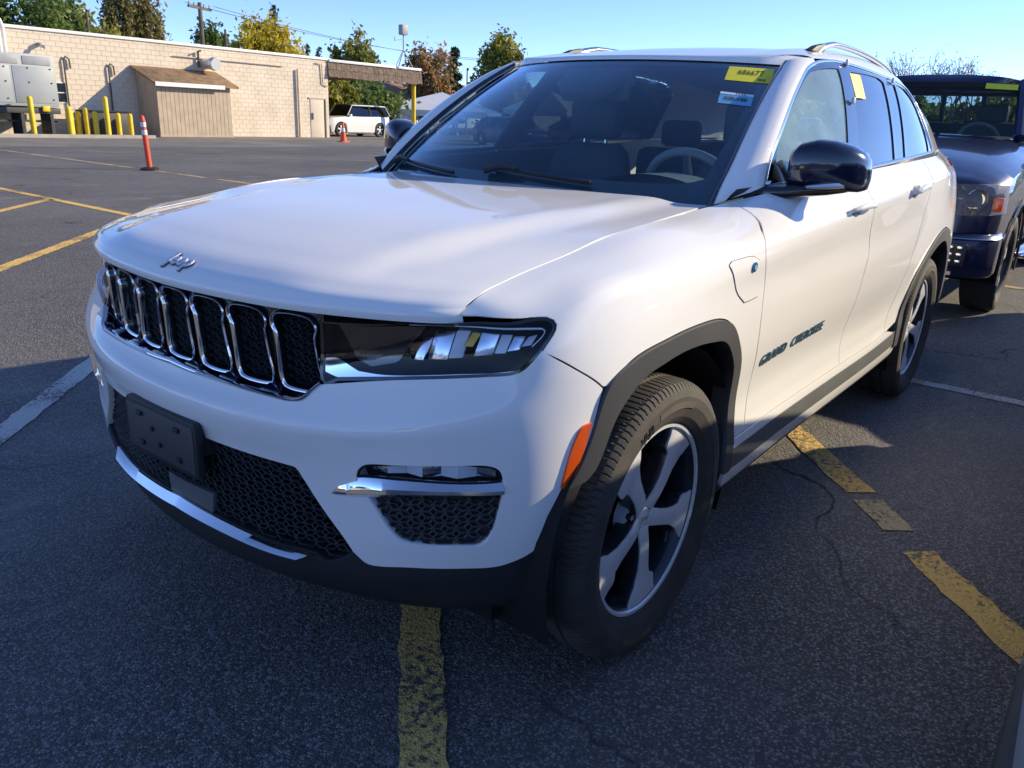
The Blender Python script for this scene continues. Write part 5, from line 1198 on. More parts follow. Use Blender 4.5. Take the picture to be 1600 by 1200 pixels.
# floodlight mast standing on the canopy
MA = empty('floodlight_mast', (-34.0, WY-.6, 3.86), label='box floodlight on a tripod mast above the canopy', cat='floodlight')
mp_ = MB(); mp_.cyl((0, 0, 1.0), (0, 0, 2.0), .035, n=8); mp_.build('mast', 'pole_grey', MA)
for dx, dy in ((.9, .2), (-.6, .3), (-.1, -.6)): m = MB(); m.cyl((dx, dy, 0), (0, 0, 1.15), .03, n=6); m.build('mast_leg', 'pole_grey', MA)
m = MB(); m.box((0, 0, 2.2), (.5, .34, .55)); m.build('lamp_box', 'pole_grey', MA, bevel=.04)
m = MB(); m.cyl((0, 0, 1.7), (1.0, .3, 1.55), .025, n=6); m.cyl((1.0, .3, 1.5), (1.0, .3, 1.75), .02, n=6); m.build('bracket_arm', 'pole_grey', MA)
# generator in its grey housing on a dark trailer
GEN = empty('generator', (-10.6, -32.9, 0), label='big grey generator housing at the left edge by the wall', cat='generator')
m = MB(); m.box((0, 0, 2.02), (4.8, 1.7, 1.86)); m.build('housing', 'generator_grey', GEN, bevel=.04)
for k in range(4): m = MB(); m.box((-1.75+k*1.15, .86, 2.72), (.98, .02, .30)); lv = m.build('louvre', 'generator_dark' if False else 'pole_grey', GEN, bevel=.01)
for k in range(3): m = MB(); m.box((-1.6+k*1.55, .858, 1.86), (1.46, .016, 1.30)); m.build('side_door', 'generator_grey', GEN, bevel=.006)
for k in range(6):
    for z in (1.35, 1.95, 2.45): m = MB(); m.cyl((-2.2+k*.8, .866, z), (-2.2+k*.8, .885, z), .03, n=8); m.build('latch', 'generator_dark', GEN)
m = MB(); m.box((0, 0, .95), (4.9, 1.5, .22)); m.build('fuel_base', 'generator_dark', GEN, bevel=.02)
for k in range(5): m = MB(); m.box((-2.1+k*1.05, .3, .42), (.12, .9, .84)); m.build('support_leg', 'generator_dark', GEN)
m = MB(); m.box((-1.3, .3, .55), (2.2, .35, .07)); m.build('step_board', 'generator_dark', GEN)
m = MB(); m.box((-1.9, .75, 1.02), (.26, .2, .2)); m.build('yellow_box', 'bollard_yellow', GEN, bevel=.02)
# yellow bollards
def post(x, y, h, label, lean=0.):
    b = empty('bollard', (x, y, 0), label=label, cat='bollard', group='yellow bollards in front of the wall')
    m = MB(); m.lathe([(.095, 0), (.095, h-.10), (.085, h-.05), (.055, h-.015), (.0005, h)], 14); m.build('steel_post', 'bollard_yellow', b, smooth=True, angle=50)
    m = MB(); m.lathe([(.17, .005), (.17, .04), (.10, .05)], 14); m.build('footing', 'concrete', b, smooth=True, angle=40)
for a in ((-11.75, -31.6, 1.47, 'tall yellow bollard standing in front of the grey generator'), (-13.05, -31.5, 1.16, 'yellow bollard at the right end of the generator, first of the cluster'), (-13.28, -31.9, 1.02, 'yellow bollard second from the generator in the cluster'),
          (-13.6, -32.0, .97, 'yellow bollard third from the generator in the cluster'), (-13.78, -31.7, 1.15, 'yellow bollard fourth from the generator in the cluster'), (-14.08, -31.6, 1.0, 'yellow bollard just left of the tall one beside the cluster'),
          (-14.4, -31.3, 1.58, 'tall yellow bollard at the right of the cluster'), (-14.85, -32.2, .96, 'short yellow bollard before the dark bin, left one'), (-15.3, -32.2, .96, 'short yellow bollard before the dark bin, middle one'), (-15.8, -32.2, .95, 'short yellow bollard closest to the tan shed')): post(*a)
BIN = empty('dark_bin', (-15.1, -33.0, 0), label='low black bin behind the short bollards beside the shed', cat='bin')
m = MB(); m.box((0, 0, .50), (1.75, .9, .92)); m.build('bin_body', 'generator_dark', BIN, bevel=.03)
m = MB(); m.box((0, 0, .99), (1.85, 1.0, .06)); m.build('bin_lid', 'black_rubber', BIN, bevel=.015)
KERB = MB(); KERB.box2((-16.2, -31.2, 0), (-5, -31.0, .13)); tag(KERB.build('kerb', 'concrete'), kind='structure')
# orange channel post on the far line, cone by the canopy
DEL = empty('delineator_post', (-7.45, -15.4, 0), label='orange traffic delineator post with white bands on the far line', cat='traffic post')
m = MB(); m.lathe([(.20, .005), (.20, .04), (.14, .06), (.06, .07)], 8); m.build('rubber_base', 'black_rubber', DEL, smooth=True, angle=40)
m = MB(); m.lathe([(.055, .06), (.055, .80), (.052, .98), (.05, 1.0), (.062, 1.02), (.045, 1.06), (.04, 1.12), (.0005, 1.14)], 16); m.build('post_tube', 'safety_orange', DEL, smooth=True, angle=40)
for z in (.74, .90): m = MB(); m.lathe([(.0575, z), (.0575, z+.10)], 16); m.build('reflective_band', 'reflective_white', DEL, smooth=True)
DEL.rotation_euler = (0, math.radians(3), 0)
CONE = empty('traffic_cone', (-24.4, -28.9, 0), label='orange traffic cone near the building corner', cat='traffic cone')
m = MB(); m.box((0, 0, .025), (.42, .42, .045)); m.build('cone_base', 'safety_orange', CONE, bevel=.01)
m = MB(); m.lathe([(.16, .048), (.03, .92), (.02, .93)], 18); m.build('cone_body', 'safety_orange', CONE, smooth=True)
m = MB(); m.lathe([(.100, .48), (.077, .64)], 18); m.build('cone_band', 'reflective_white', CONE, smooth=True)
# utility pole behind the building
UP = empty('utility_pole', (-28.0, -46.0, 0), label='wooden utility pole with crossarm behind the cream building', cat='utility pole')
m = MB(); m.cyl((0, 0, 0), (0, 0, 7.3), .17, .12, 10); m.build('pole', 'pole_wood', UP, smooth=True)
m = MB(); m.box((0, 0, 7.0), (2.1, .12, .14), rz=.35); m.build('crossarm', 'pole_wood', UP)
for dx in (-.9, -.4, .5, .95): m = MB(); m.cyl((dx*.94, dx*.34, 7.07), (dx*.94, dx*.34, 7.25), .05, n=8); m.build('insulator', 'pole_grey', UP)
for dx in (-.42, .42): m = MB(); m.cyl((dx, 0, 4.0), (dx, 0, 4.95), .2, n=12); m.build('transformer', 'pole_grey', UP, smooth=True)
for i, (dx, z1) in enumerate(((-.9, 6.6), (.95, 6.7))):
    m = MB(); t = np.linspace(0, 1, 24); m.tube([(dx-34*s, -4*s, 7.2+(z1-7.2)*s-1.3*4*s*(1-s)*.5) for s in t], .018, 5); m.build('wire', 'pole_wood', UP)
for k, (x, y, h) in enumerate(((-19.2, -42, 5.6), (-29.9, -46.4, 6.0), (-59.6, -52, 5.6))):
    o = empty('post', (x, y, 0), label=['thin bare pole behind the left part of the cream building', 'thin bare pole behind the yellow tree', 'grey street pole right of the orange autumn tree'][k], cat='pole'); m = MB(); m.cyl((0, 0, 0), (0, 0, h), .10, .07, 8); m.build('shaft', 'pole_wood' if k < 2 else 'pole_grey', o, smooth=True)
# pop-up tents, low fence, house
def tent(loc, w, d, eave, peak, rz, label, m1, m2):
    t = empty('canopy_tent', loc, rz, label=label, cat='tent')
    c = [(-w/2,-d/2), (w/2,-d/2), (w/2,d/2), (-w/2,d/2)]
    for i in range(4):
        a, b = c[i], c[(i+1) % 4]; m = MB(); m.add([(a[0], a[1], eave), (b[0], b[1], eave), (0, 0, peak), (a[0]*1.002, a[1]*1.002, eave-.45), (b[0]*1.002, b[1]*1.002, eave-.45)], [(0,1,2), (0,3,4,1)]); m.build('roof_panel', m1 if i % 2 == 0 else m2, t)
        m = MB(); m.cyl((a[0]*.97, a[1]*.97, 0), (a[0]*.97, a[1]*.97, eave), .03, n=6); m.build('tent_leg', 'pole_grey', t)
tent((-48.6, -45, 0), 9, 9, 1.75, 3.2, .55, 'wide blue and white tent beyond the canopy', 'tent_blue', 'tent_white')
tent((-58, -41, 0), 6, 6, 2.2, 3.9, .2, 'small white tent seen through the windscreen', 'tent_white', 'tent_white')
FN = empty('rail_fence', (-40, -41, 0), label='low pale rail fence in front of the tents', cat='fence')
for k in range(14): m = MB(); m.box((-6+k*1.1, 0, .5), (.12, .12, 1.0)); m.build('fence_post', 'coping_white', FN)
for z in (.45, .8): m = MB(); m.box((1.1, 0, z), (14.4, .05, .13)); m.build('rail', 'siding_tan', FN)
HS = empty('house', (-57, -61, 0), 0, label='pale house with brown roof beyond the canopy', cat='house')
m = MB(); m.box((0, 0, 1.33), (8, 7, 2.66)); m.build('wall', 'house_wall', HS)
m = MB(); m.hexa([(-4.4, -3.9, 2.6), (4.4, -3.9, 2.6), (4.4, 3.9, 2.6), (-4.4, 3.9, 2.6), (-3.2, -.05, 4.3), (3.4, -.05, 4.3), (3.4, .05, 4.3), (-3.2, .05, 4.3)]); m.build('roof', 'house_roof', HS)
for dx in (-2, 1.6): m = MB(); m.box((dx, 3.52, 1.5), (1.0, .06, 1.2)); wq = m.build('window', 'coping_white', HS); m = MB(); m.box((dx, 3.56, 1.5), (.84, .03, 1.04)); m.build('pane', 'black_gloss', wq)
WB = empty('white_hall', (-70, -74, 0), label='plain white hall far behind the house', cat='building')
m = MB(); m.box((0, 0, 2.4), (26, 8, 4.8)); m.build('wall', 'house_wall', WB); m = MB(); m.box((0, 0, 4.95), (26.4, 8.4, .25)); m.build('roof', 'coping_white', WB)
CHU = empty('church', (-70, -52.5, 0), .2, label='small church with pointed turret seen through the windscreen', cat='church')
m = MB(); m.box((0, 0, 1.0), (7, 5, 2.0)); m.build('wall', 'house_wall', CHU); m = MB(); m.hexa([(-3.7, -2.7, 2), (3.7, -2.7, 2), (3.7, 2.7, 2), (-3.7, 2.7, 2), (-3.7, -.05, 2.9), (3.7, -.05, 2.9), (3.7, .05, 2.9), (-3.7, .05, 2.9)]); m.build('roof', 'pipe_dark', CHU)
m = MB(); m.box((0, 0, 2.0), (2.4, 2.4, 1.6)); m.build('turret', 'coping_white', CHU); m = MB(); m.lathe([(1.95, 2.8), (.7, 4.3), (.35, 4.5), (.3, 5.0), (.0005, 5.2)], 4); m.build('spire', 'pipe_dark', CHU)

# ------------------------------------------------------------------ trees
def leafmat(name, c1, c2, c3):
    m = bpy.data.materials.new(name); m.use_nodes = True; nt = m.node_tree; N = nt.nodes; L = nt.links; b = N['Principled BSDF']
    at = N.new('ShaderNodeAttribute'); at.attribute_name = 'leaf_tone'; r = N.new('ShaderNodeValToRGB')
    r.color_ramp.elements[0].color = (*c1, 1); r.color_ramp.elements[1].color = (*c3, 1); e = r.color_ramp.elements.new(.5); e.color = (*c2, 1)
    L.new(at.outputs['Fac'], r.inputs[0]); L.new(r.outputs[0], b.inputs['Base Color']); b.inputs['Roughness'].default_value = .6
    tr_ = N.new('ShaderNodeBsdfTranslucent'); L.new(r.outputs[0], tr_.inputs[0]); ms = N.new('ShaderNodeMixShader'); ms.inputs[0].default_value = .45
    L.new(b.outputs[0], ms.inputs[1]); L.new(tr_.outputs[0], ms.inputs[2]); L.new(ms.outputs[0], N['Material Output'].inputs[0]); MATS[name] = m
leafmat('leaf_green', (0.078,0.143,0.039), (0.130,0.208,0.052), (0.221,0.273,0.072))
leafmat('leaf_willow', (0.117,0.130,0.046), (0.208,0.195,0.072), (0.338,0.273,0.104))
leafmat('leaf_yellow', (0.390,0.351,0.039), (0.598,0.494,0.052), (0.754,0.598,0.078))
leafmat('leaf_yellowgreen', (0.117,0.169,0.039), (0.247,0.260,0.052), (0.442,0.377,0.065))
leafmat('leaf_orange', (0.130,0.143,0.065), (0.364,0.247,0.117), (0.546,0.260,0.078))
leafmat('leaf_conifer', (0.023,0.046,0.023), (0.039,0.072,0.036), (0.065,0.104,0.052))
leafmat('leaf_dry', (0.260,0.221,0.130), (0.364,0.299,0.169), (0.442,0.351,0.195))
noisy(pmat('bark', (.10, .08, .06), .9), 5, .25, .01, 12)
def leaf_object(P, size, mat, parent, rng_, tone, droop=0.):
    n = len(P); a = rng_.normal(size=(n, 3)); a[:, 2] -= droop; a /= np.linalg.norm(a, axis=1)[:, None]
    b = np.cross(a, rng_.normal(size=(n, 3))); b /= np.linalg.norm(b, axis=1)[:, None]
    s = size*rng_.uniform(.6, 1.3, n)[:, None]
    V = np.stack([P-a*s, P+b*s*.55, P+a*s, P-b*s*.55], 1).reshape(-1, 3)
    me = bpy.data.meshes.new('crown'); me.vertices.add(4*n); me.vertices.foreach_set('co', V.ravel()); me.loops.add(4*n); me.loops.foreach_set('vertex_index', np.arange(4*n)); me.polygons.add(n); me.polygons.foreach_set('loop_start', np.arange(0, 4*n, 4))
    me.update(); at = me.attributes.new('leaf_tone', 'FLOAT', 'FACE'); at.data.foreach_set('value', np.clip(tone, 0, 1).astype(np.float32)); me.materials.append(MATS[mat]); me.validate()
    return link('crown', me, parent)
def limb(m, p, d, ln, r, depth, R, ends, spread=.55, gravity=0.):
    q = p+d*ln; mid = (p+q)/2+np.array([R.uniform(-.06, .06), R.uniform(-.06, .06), 0])*ln; m.tube([p, mid, q], [r, r*.82, r*.66], 6 if r > .04 else 4, caps=False); ends.append(q); ends.append(mid)
    if depth == 0: return
    for k in range(R.choice((2, 3, 3))):
        nd = d+np.array([R.gauss(0, spread), R.gauss(0, spread), R.gauss(.12-gravity, spread*.6)]); nd /= np.linalg.norm(nd); limb(m, q if k else (p*.35+q*.65), nd, ln*R.uniform(.62, .85), r*.6, depth-1, R, ends, spread, gravity)
def tree(loc, h, rad, mat, label, seed, leaves=2600, size=.24, name='tree', base=.30, flat=1.0, clump=.155, droop=0., depth=4, lean=0.):
    R = random.Random(seed); g = np.random.default_rng(seed); t = empty(name, loc, label=label, cat='tree', group=None)
    m = MB(); ends = []; h0 = h*base; m.tube([(0, 0, 0), (lean*.4, 0, h0*.5), (lean, 0, h0)], [h*.028, h*.022, h*.018], 8)
    for k in range(5):
        a = 2*math.pi*k/5+R.random(); d = np.array([math.cos(a)*.55, math.sin(a)*.55, R.uniform(.7, 1.1)]); d /= np.linalg.norm(d); limb(m, np.array([lean, 0, h0*R.uniform(.8, 1.0)]), d, h*R.uniform(.17, .23), h*.011, depth-1, R, ends)
    m.build('trunk', 'bark', t, smooth=True)
    E_ = np.array(ends); c0 = np.array([lean, 0, h*(.5+base*.35)]); sc = np.array([rad, rad, h*(.5-base*.30)*flat])
    # clumps: limb ends pulled into an uneven crown, plus fill
    d = g.normal(size=(70, 3)); d /= np.linalg.norm(d, axis=1)[:, None]; rr = g.uniform(.45, 1.0, 70)**.6*(1+.16*np.sin(d[:, 0]*5+seed)+.12*np.sin(d[:, 2]*7+seed*2)); C_ = c0+d*rr[:, None]*sc
    K = g.integers(0, len(C_), leaves); P = C_[K]+g.normal(size=(leaves, 3))*sc*clump*g.uniform(.5, 1.2, (leaves, 1)); 
    if droop: P[:, 2] -= np.abs(g.normal(size=leaves))*droop
    kt = g.uniform(0, 1, len(C_)); leaf_object(P, size, mat, t, g, kt[K]*.6+g.uniform(0, .4, leaves), droop=.8 if droop else 0); return t
def conifer(loc, h, rad, label, seed, leaves=2200, size=.3):
    g = np.random.default_rng(seed); t = empty('conifer_tree', loc, label=label, cat='tree'); m = MB(); m.cyl((0, 0, 0), (0, 0, h), h*.018, .02, 8); 
    P = []; T = []
    for k in range(int(h*5)):
        z = h*(.12+.88*(k/(h*5))); r = rad*(1-(z/h-.12)/.88)**.85*g.uniform(.75, 1.1); a = g.uniform(0, 2*math.pi); n = int(leaves/(h*5)*(.4+1.2*r/rad)); m.tube([(0, 0, z), (math.cos(a)*r, math.sin(a)*r, z-.18*r)], [.03, .008], 4, caps=False)
        f = g.uniform(.15, 1, n); P.append(np.stack([math.cos(a)*r*f, math.sin(a)*r*f, z-.18*r*f], -1)+g.normal(size=(n, 3))*[.22, .22, .12]*(.4+.5*rad/2)); T.append(np.full(n, g.uniform(0, .6))+g.uniform(0, .4, n))
    m.build('trunk', 'bark', t); leaf_object(np.concatenate(P), size, 'leaf_conifer', t, g, np.concatenate(T), droop=.4); return t
tree((-14.6, -44, 0), 6.6, 2.2, 'leaf_green', 'green tree cut by the left picture edge', 13, 7800, 0.149, base=.22)
tree((-17.6, -43, 0), 6.3, 1.9, 'leaf_green', 'green tree at the far left behind the cream building', 11, 7800, 0.140, base=.22)
tree((-20.1, -45, 0), 6.2, 1.7, 'leaf_yellowgreen', 'yellowing round tree behind the left part of the building', 12, 6900, 0.140, base=.22)
tree((-22.9, -46, 0), 8.2, 1.0, 'leaf_willow', 'slender olive tree with drooping twigs, left of the pair', 14, 6300, 0.131, name='willow_tree', base=.2, droop=.55, clump=.2)
tree((-24.5, -46, 0), 7.9, 1.0, 'leaf_willow', 'slender olive tree with drooping twigs, right of the pair', 15, 6300, 0.131, name='willow_tree', base=.2, droop=.55, clump=.2)
tree((-35.2, -50, 0), 7.3, 2.5, 'leaf_yellow', 'bright yellow autumn tree behind the cream building', 16, 10500, 0.175, base=.22)
tree((-30.0, -48, 0), 6.2, 1.1, 'leaf_green', 'small dark green tree beside the utility pole', 17, 3600, 0.158, base=.22)
conifer((-40.7, -56, 0), 9.2, 1.3, 'tall thin conifer rising behind the yellow tree', 18, 2200, .14)
conifer((-48.6, -62, 0), 7.3, .9, 'short conifer behind the roofline, left one', 19, 1300, .13); conifer((-49.9, -62, 0), 7.1, .9, 'short conifer behind the roofline, right one', 20, 1300, .13)
tree((-48.3, -55, 0), 7.6, 2.1, 'leaf_yellowgreen', 'green tree with brown patches behind the canopy', 21, 7800, 0.193, base=.22)
tree((-41, -46, 0), 3.0, 2.8, 'leaf_green', 'low dark bush under the canopy behind the white car', 22, 7800, 0.193, base=.05, flat=1.3)
tree((-35.3, -42.5, 0), 3.4, 1.5, 'leaf_yellowgreen', 'bushy yellow green shrub behind the yellow post', 23, 4800, 0.175, base=.1)
tree((-59.6, -57, 0), 7.6, 1.9, 'leaf_orange', 'orange and green autumn tree right of the canopy', 24, 7800, 0.210, base=.18, clump=.18)
conifer((-64.4, -58, 0), 8.2, 1.8, 'dark wide conifer right of the orange tree', 25, 6500, .17)
tree((-59.6, -47.6, 0), 7.8, 2.3, 'leaf_yellowgreen', 'big yellow green tree just left of the SUV roof', 26, 10500, 0.210, base=.2)
tree((-68, -36, 0), 5.2, 4.2, 'leaf_green', 'green tree seen through the windscreen, left one', 27, 7500, 0.280, base=.15); tree((-72, -24, 0), 5.0, 4.6, 'leaf_yellowgreen', 'green tree seen through the windscreen, right one', 28, 7500, 0.298, base=.15)
tree((-52, -13, 0), 3.6, 3.6, 'leaf_green', 'low green tree far behind the pickup, left one', 29, 6300, 0.245, base=.1); tree((-52, -5.5, 0), 3.4, 3.6, 'leaf_yellowgreen', 'low green tree far behind the pickup, right one', 30, 6300, 0.245, base=.1)
def bare_tree(loc, h, label, seed):
    R = random.Random(seed); g = np.random.default_rng(seed); t = empty('bare_tree', loc, label=label, cat='tree'); m = MB(); ends = []; m.tube([(0, 0, 0), (.1, 0, h*.3)], [h*.02, h*.014], 8)
    for k in range(5): a = 2*math.pi*k/5; d = np.array([math.cos(a)*.5, math.sin(a)*.5, .9]); d /= np.linalg.norm(d); limb(m, np.array([.1, 0, h*.3]), d, h*.21, h*.009, 4, R, ends, .40)
    m.build('trunk', 'bark', t); E_ = np.array(ends); K = g.integers(0, len(E_), 700); leaf_object(E_[K]+g.normal(size=(700, 3))*.15, .045, 'leaf_dry', t, g, g.uniform(0, 1, 700))
bare_tree((-38, -7.4, 0), 5.5, 'nearly bare tree behind the pickup roof, left one', 31); bare_tree((-38, -5.3, 0), 5.3, 'nearly bare tree behind the pickup roof, right one', 32)
# far belt of woodland that closes the horizon
g = np.random.default_rng(40); n = 26000; a = g.uniform(0, 2*math.pi, n); rr = g.uniform(150, 175, n); hh = 6+1.5*np.sin(a*17)+1*np.sin(a*41+1); P = np.stack([np.cos(a)*rr-20, np.sin(a)*rr, g.uniform(0, 1, n)**.8*hh], -1)
wd = empty('tmp_wood'); o = leaf_object(P, 1.3, 'leaf_green', None, g, g.uniform(0, .7, n)); o.name = 'far_woodland'; bpy.data.objects.remove(wd); tag(o, 'far dark belt of woodland on the horizon', 'woodland', kind='stuff')
# ------------------------------------------------------------------ other vehicles
pmat('silver_paint', (.52, .53, .54), .35, metal=.3, coat=1.0)
pmat('navy_paint', (.007, .012, .055), .3, metal=.0, coat=1.0)
pmat('car_white', (.80, .80, .78), .3, coat=1.0)
pmat('car_blue', (.02, .09, .32), .3, metal=.3, coat=1.0)
pmat('car_grey', (.25, .27, .28), .3, metal=.4, coat=1.0)
glassmat('car_glass', (.10, .13, .15), boost=2.0)
glassmat('truck_glass', (.45, .55, .58), boost=1.6, dust=.04)
glassmat('hazy_lens', (.92, .92, .88), boost=.6, dust=.12, dust_col=(.80, .78, .70))
def smooth_sections(xs, rows, n):
    """rows: one list of (y, z) per x; interpolated along x"""
    xs = np.array(xs, float); R = np.array(rows, float); q = np.linspace(xs[0], xs[-1], n); W = w_cat(xs if xs[0] < xs[-1] else -xs, q if xs[0] < xs[-1] else -q)
    return q, np.tensordot(W, R, axes=(1, 0))
def car_wheel(par, x, y, r, w, side, rim='rim_machined', spokes=5):
    W = empty('wheel'); W.parent = par; W.location = (x, y, r); W.rotation_euler = (0, 0, 0 if side > 0 else math.pi); fn = lambda a, b, h: (a, h, b)
    m = MB(); m.lathe([(r*.66, w*.36), (r*.70, w*.46), (r*.85, w*.5), (r*.95, w*.46), (r*.99, w*.36), (r, w*.2), (r, -w*.2), (r*.97, -w*.42), (r*.8, -w*.5), (r*.66, -w*.4)], 40, fn); m.build('tyre', 'rubber', W, smooth=True, angle=50)
    m = MB(); m.lathe([(r*.67, w*.37), (r*.64, w*.42), (r*.61, w*.34), (r*.58, -w*.1), (r*.001, -w*.12)], 40, fn); m.build('rim_barrel', 'rim_dark', W, smooth=True, angle=40)
    for k in range(spokes):
        a = 2*math.pi*k/spokes+.3; f2 = lambda p, q, h, a=a: fn(p*math.cos(a)-q*math.sin(a), p*math.sin(a)+q*math.cos(a), h)
        m = MB(); m.prism([(r*.08, -r*.10), (r*.3, -r*.08), (r*.62, -r*.13), (r*.63, r*.13), (r*.3, r*.08), (r*.08, r*.10)], w*.20, w*.34, fn=f2); m.build('spoke', rim, W, bevel=.004)
    m = MB(); m.cyl(fn(0, 0, w*.15), fn(0, 0, w*.37), r*.14, n=14); m.build('hub_cap', rim, W, bevel=.004)
def simple_car(name, label, cat, paint, loc, rz, L=4.7, Wd=1.84, H=1.48, hood=.92, belt=.98, tail=1.02, cab=(.30, .42, .78, .97), group=None, wheel_r=.335, glass='car_glass', rear_box=False):
    """x forward; nose at +L/2. cab: windscreen foot, roof front, roof rear, rear glass foot as fractions from the nose"""
    T = empty(name, loc, rz, label=label, cat=cat, group=group); X = lambda f: L/2-f*L; w = Wd/2; fr, rr = X(.19), X(.80)
    fs = [0, .015, .05, .12, .19, .27, .34, .5, .65, .8, .88, .95, .985, 1.0]
    top = np.interp(fs, [0, .02, .08, cab[0], .5, cab[3], .96, 1], [.60, hood-.14, hood-.05, hood+.03, belt, tail, tail-.02, tail-.22])
    wid = np.interp(fs, [0, .02, .08, .2, .5, .85, .97, 1], [.66, .80, .94, 1, 1, .98, .86, .74])*w
    rows = []
    for f, t, ww in zip(fs, top, wid):
        lo = .20+.05*(f < .03 or f > .97)
        rows.append([(ww*.90, lo), (ww*.985, lo+.07), (ww, .5*(lo+t)), (ww*.992, t-.13), (ww*.955, t-.035), (ww*.80, t+.005), (ww*.4, t+.022), (0, t+.028)])
    q, R = smooth_sections([X(f) for f in fs], rows, 90)
    for i, x in enumerate(q):       # wheel openings
        for xc in (fr, rr):
            dx = abs(x-xc); ra = wheel_r+.055
            if dx < ra:
                za = wheel_r+math.sqrt(ra*ra-dx*dx); 
                for k in range(4): R[i, k, 1] = max(R[i, k, 1], min(za+.002*k, R[i, 4, 1]-.05+.004*k))
    P = np.concatenate([np.stack([np.broadcast_to(q[:, None], R.shape[:2]), R[..., 0], R[..., 1]], -1), np.stack([np.broadcast_to(q[:, None], R.shape[:2]), -R[..., 0], R[..., 1]], -1)[:, ::-1][:, 1:]], 1)
    m = MB(); m.grid(P); m.F += [tuple(range(P.shape[1])), tuple((len(q)-1)*P.shape[1]+k for k in range(P.shape[1]))]; m.M += [0, 0]; m.build('body', paint, T, smooth=True, angle=40)
    # greenhouse
    x0, x1, x2, x3 = [X(f) for f in cab]; zb = belt-.02; yt = w*.72; yb = w*.93
    ring = lambda t: None
    C = [[(x0, yb*.93, hood+.02), (x1, yt, H-.05), (x2, yt*.97, H-.06), (x3, yb*.90, tail)], [(x0, -yb*.93, hood+.02), (x1, -yt, H-.05), (x2, -yt*.97, H-.06), (x3, -yb*.90, tail)]]
    C = np.array(C); m = MB(); xs_ = np.linspace(0, 1, 9)
    rt = [[(1-s)*C[0, 1]+s*C[0, 2] for s in xs_]]; G_ = []
    for s in np.linspace(0, 1, 9):
        a = (1-s)*C[0, 1]+s*C[0, 2]; row = []
        for t in np.linspace(1, -1, 11): row.append((a[0]+.06*(1-abs(t)**2.5)*(1-2*s)*.6, a[1]*t, a[2]+.055*(1-abs(t)**3)+.02*math.sin(math.pi*s)))
        G_.append(row)
    m.grid(G_); m.build('roof', paint, T, smooth=True, angle=60)
    def pane(nm, pts, mat, inset_=.0, n_=6):
        pts = np.array(pts); m = MB(); m.grid([[(pts[0]*(1-a)+pts[1]*a)*(1-b)+(pts[3]*(1-a)+pts[2]*a)*b for a in np.linspace(0, 1, n_)] for b in np.linspace(0, 1, n_)]); return m.build(nm, mat, T, smooth=True)
    pane('windscreen', [C[0, 0]-[0, .05, 0], C[1, 0]+[0, .05, 0], C[1, 1]+[.03, .05, .02], C[0, 1]-[-.03, .05, -.02]], glass); pane('rear_window', [C[0, 3]-[0, .05, 0], C[1, 3]+[0, .05, 0], C[1, 2]+[0, .05, 0], C[0, 2]-[0, .05, 0]], glass)
    for sd in (0, 1):
        sg = 1 if sd == 0 else -1; e = np.array([0, .004*sg, 0]); B = lambda x: np.array([x, sg*yb, belt]); 
        Tp = lambda x: C[sd, 1]*(1-(x1-x)/(x1-x2))+C[sd, 2]*((x1-x)/(x1-x2))
        xm = x1*.52+x2*.48; f0 = x0*.80+x1*.20
        m = MB(); m.tube([C[sd, 0], C[sd, 1], C[sd, 2], C[sd, 3]], .035, 6); m.build('pillar_rail', paint, T, smooth=True)
        pane('side_window', [B(f0)+e, B(xm+.05)+e, Tp(xm+.05)+e-[0, 0, .03], Tp(x1)+e-[-.02, 0, .03]], glass); pane('side_window', [B(xm-.05)+e, B(x2*.75+x3*.25)+e, Tp(x2)+e-[-.06, 0, .03], Tp(xm-.05)+e-[0, 0, .03]], glass)
        m = MB(); m.box2(B(xm)+[-.05, -.03, 0], Tp(xm)+[.05, .03, 0]) if False else m.tube([B(xm), Tp(xm)], .045, 6); m.build('middle_pillar', 'black_plastic', T)
        m = MB(); m.box((x0-.12, sg*(yb+.09), belt+.05), (.16, .17, .12)); m.build('door_mirror', paint, T, bevel=.04)
        m = MB(); m.box((X(.005)-.09, sg*w*.62, hood-.24), (.20, .36, .12), rz=-sg*.35); m.build('headlight', 'lamp_silver', T, bevel=.03); m = MB(); m.box((X(.99)+.05, sg*w*.64, tail-.22), (.16, .34, .16), rz=sg*.3); m.build('tail_lamp', 'red_lens', T, bevel=.03)
    m = MB(); m.box2((X(.97), -w*.86, .22), (X(.03), w*.86, .60)); m.build('underbody', 'dark_void', T); m = MB(); m.box((X(.012), 0, .42), (.10, w*1.1, .18)); m.build('grille', 'black_plastic', T, bevel=.02)
    m = MB(); m.box2((x3, -w*.7, .6), (x0-.1, w*.7, belt-.08)); m.build('cabin_floor', 'cabin_dark', T)
    for sg in (1, -1): car_wheel(T, fr, sg*(w-.115), wheel_r, .22, sg); car_wheel(T, rr, sg*(w-.115), wheel_r, .22, sg)
    return T
NB = simple_car('silver_car', 'silver car flank at the bottom right corner beside the SUV', 'car', 'silver_paint', (-.975, 2.742, 0), 0, L=4.85, Wd=1.92, H=1.45, hood=.97, belt=1.00, tail=1.02, cab=(.30, .42, .68, .87))
simple_car('unseen_hatchback', 'small dark hatchback parked behind the silver car', 'car', 'car_grey', (-5.52, 2.90, 0), 0, L=4.0, Wd=1.80, H=1.46, hood=.95, belt=.98, tail=1.05, cab=(.24, .38, .88, .985), wheel_r=.31)  # out-of-view car inferred from the ground shade, sized to cast it
simple_car('white_suv', 'white SUV with dark windows under the yellow-posted canopy', 'suv', 'car_white', (-31.3, -36.3, 0), 0, L=4.9, Wd=1.95, H=1.80, hood=1.12, belt=1.15, tail=1.2, cab=(.30, .40, .93, .99), wheel_r=.39)
simple_car('blue_car', 'blue sedan seen through the windscreen', 'car', 'car_blue', (-32.2, -24.9, 0), 1.35, L=4.6, H=1.46)
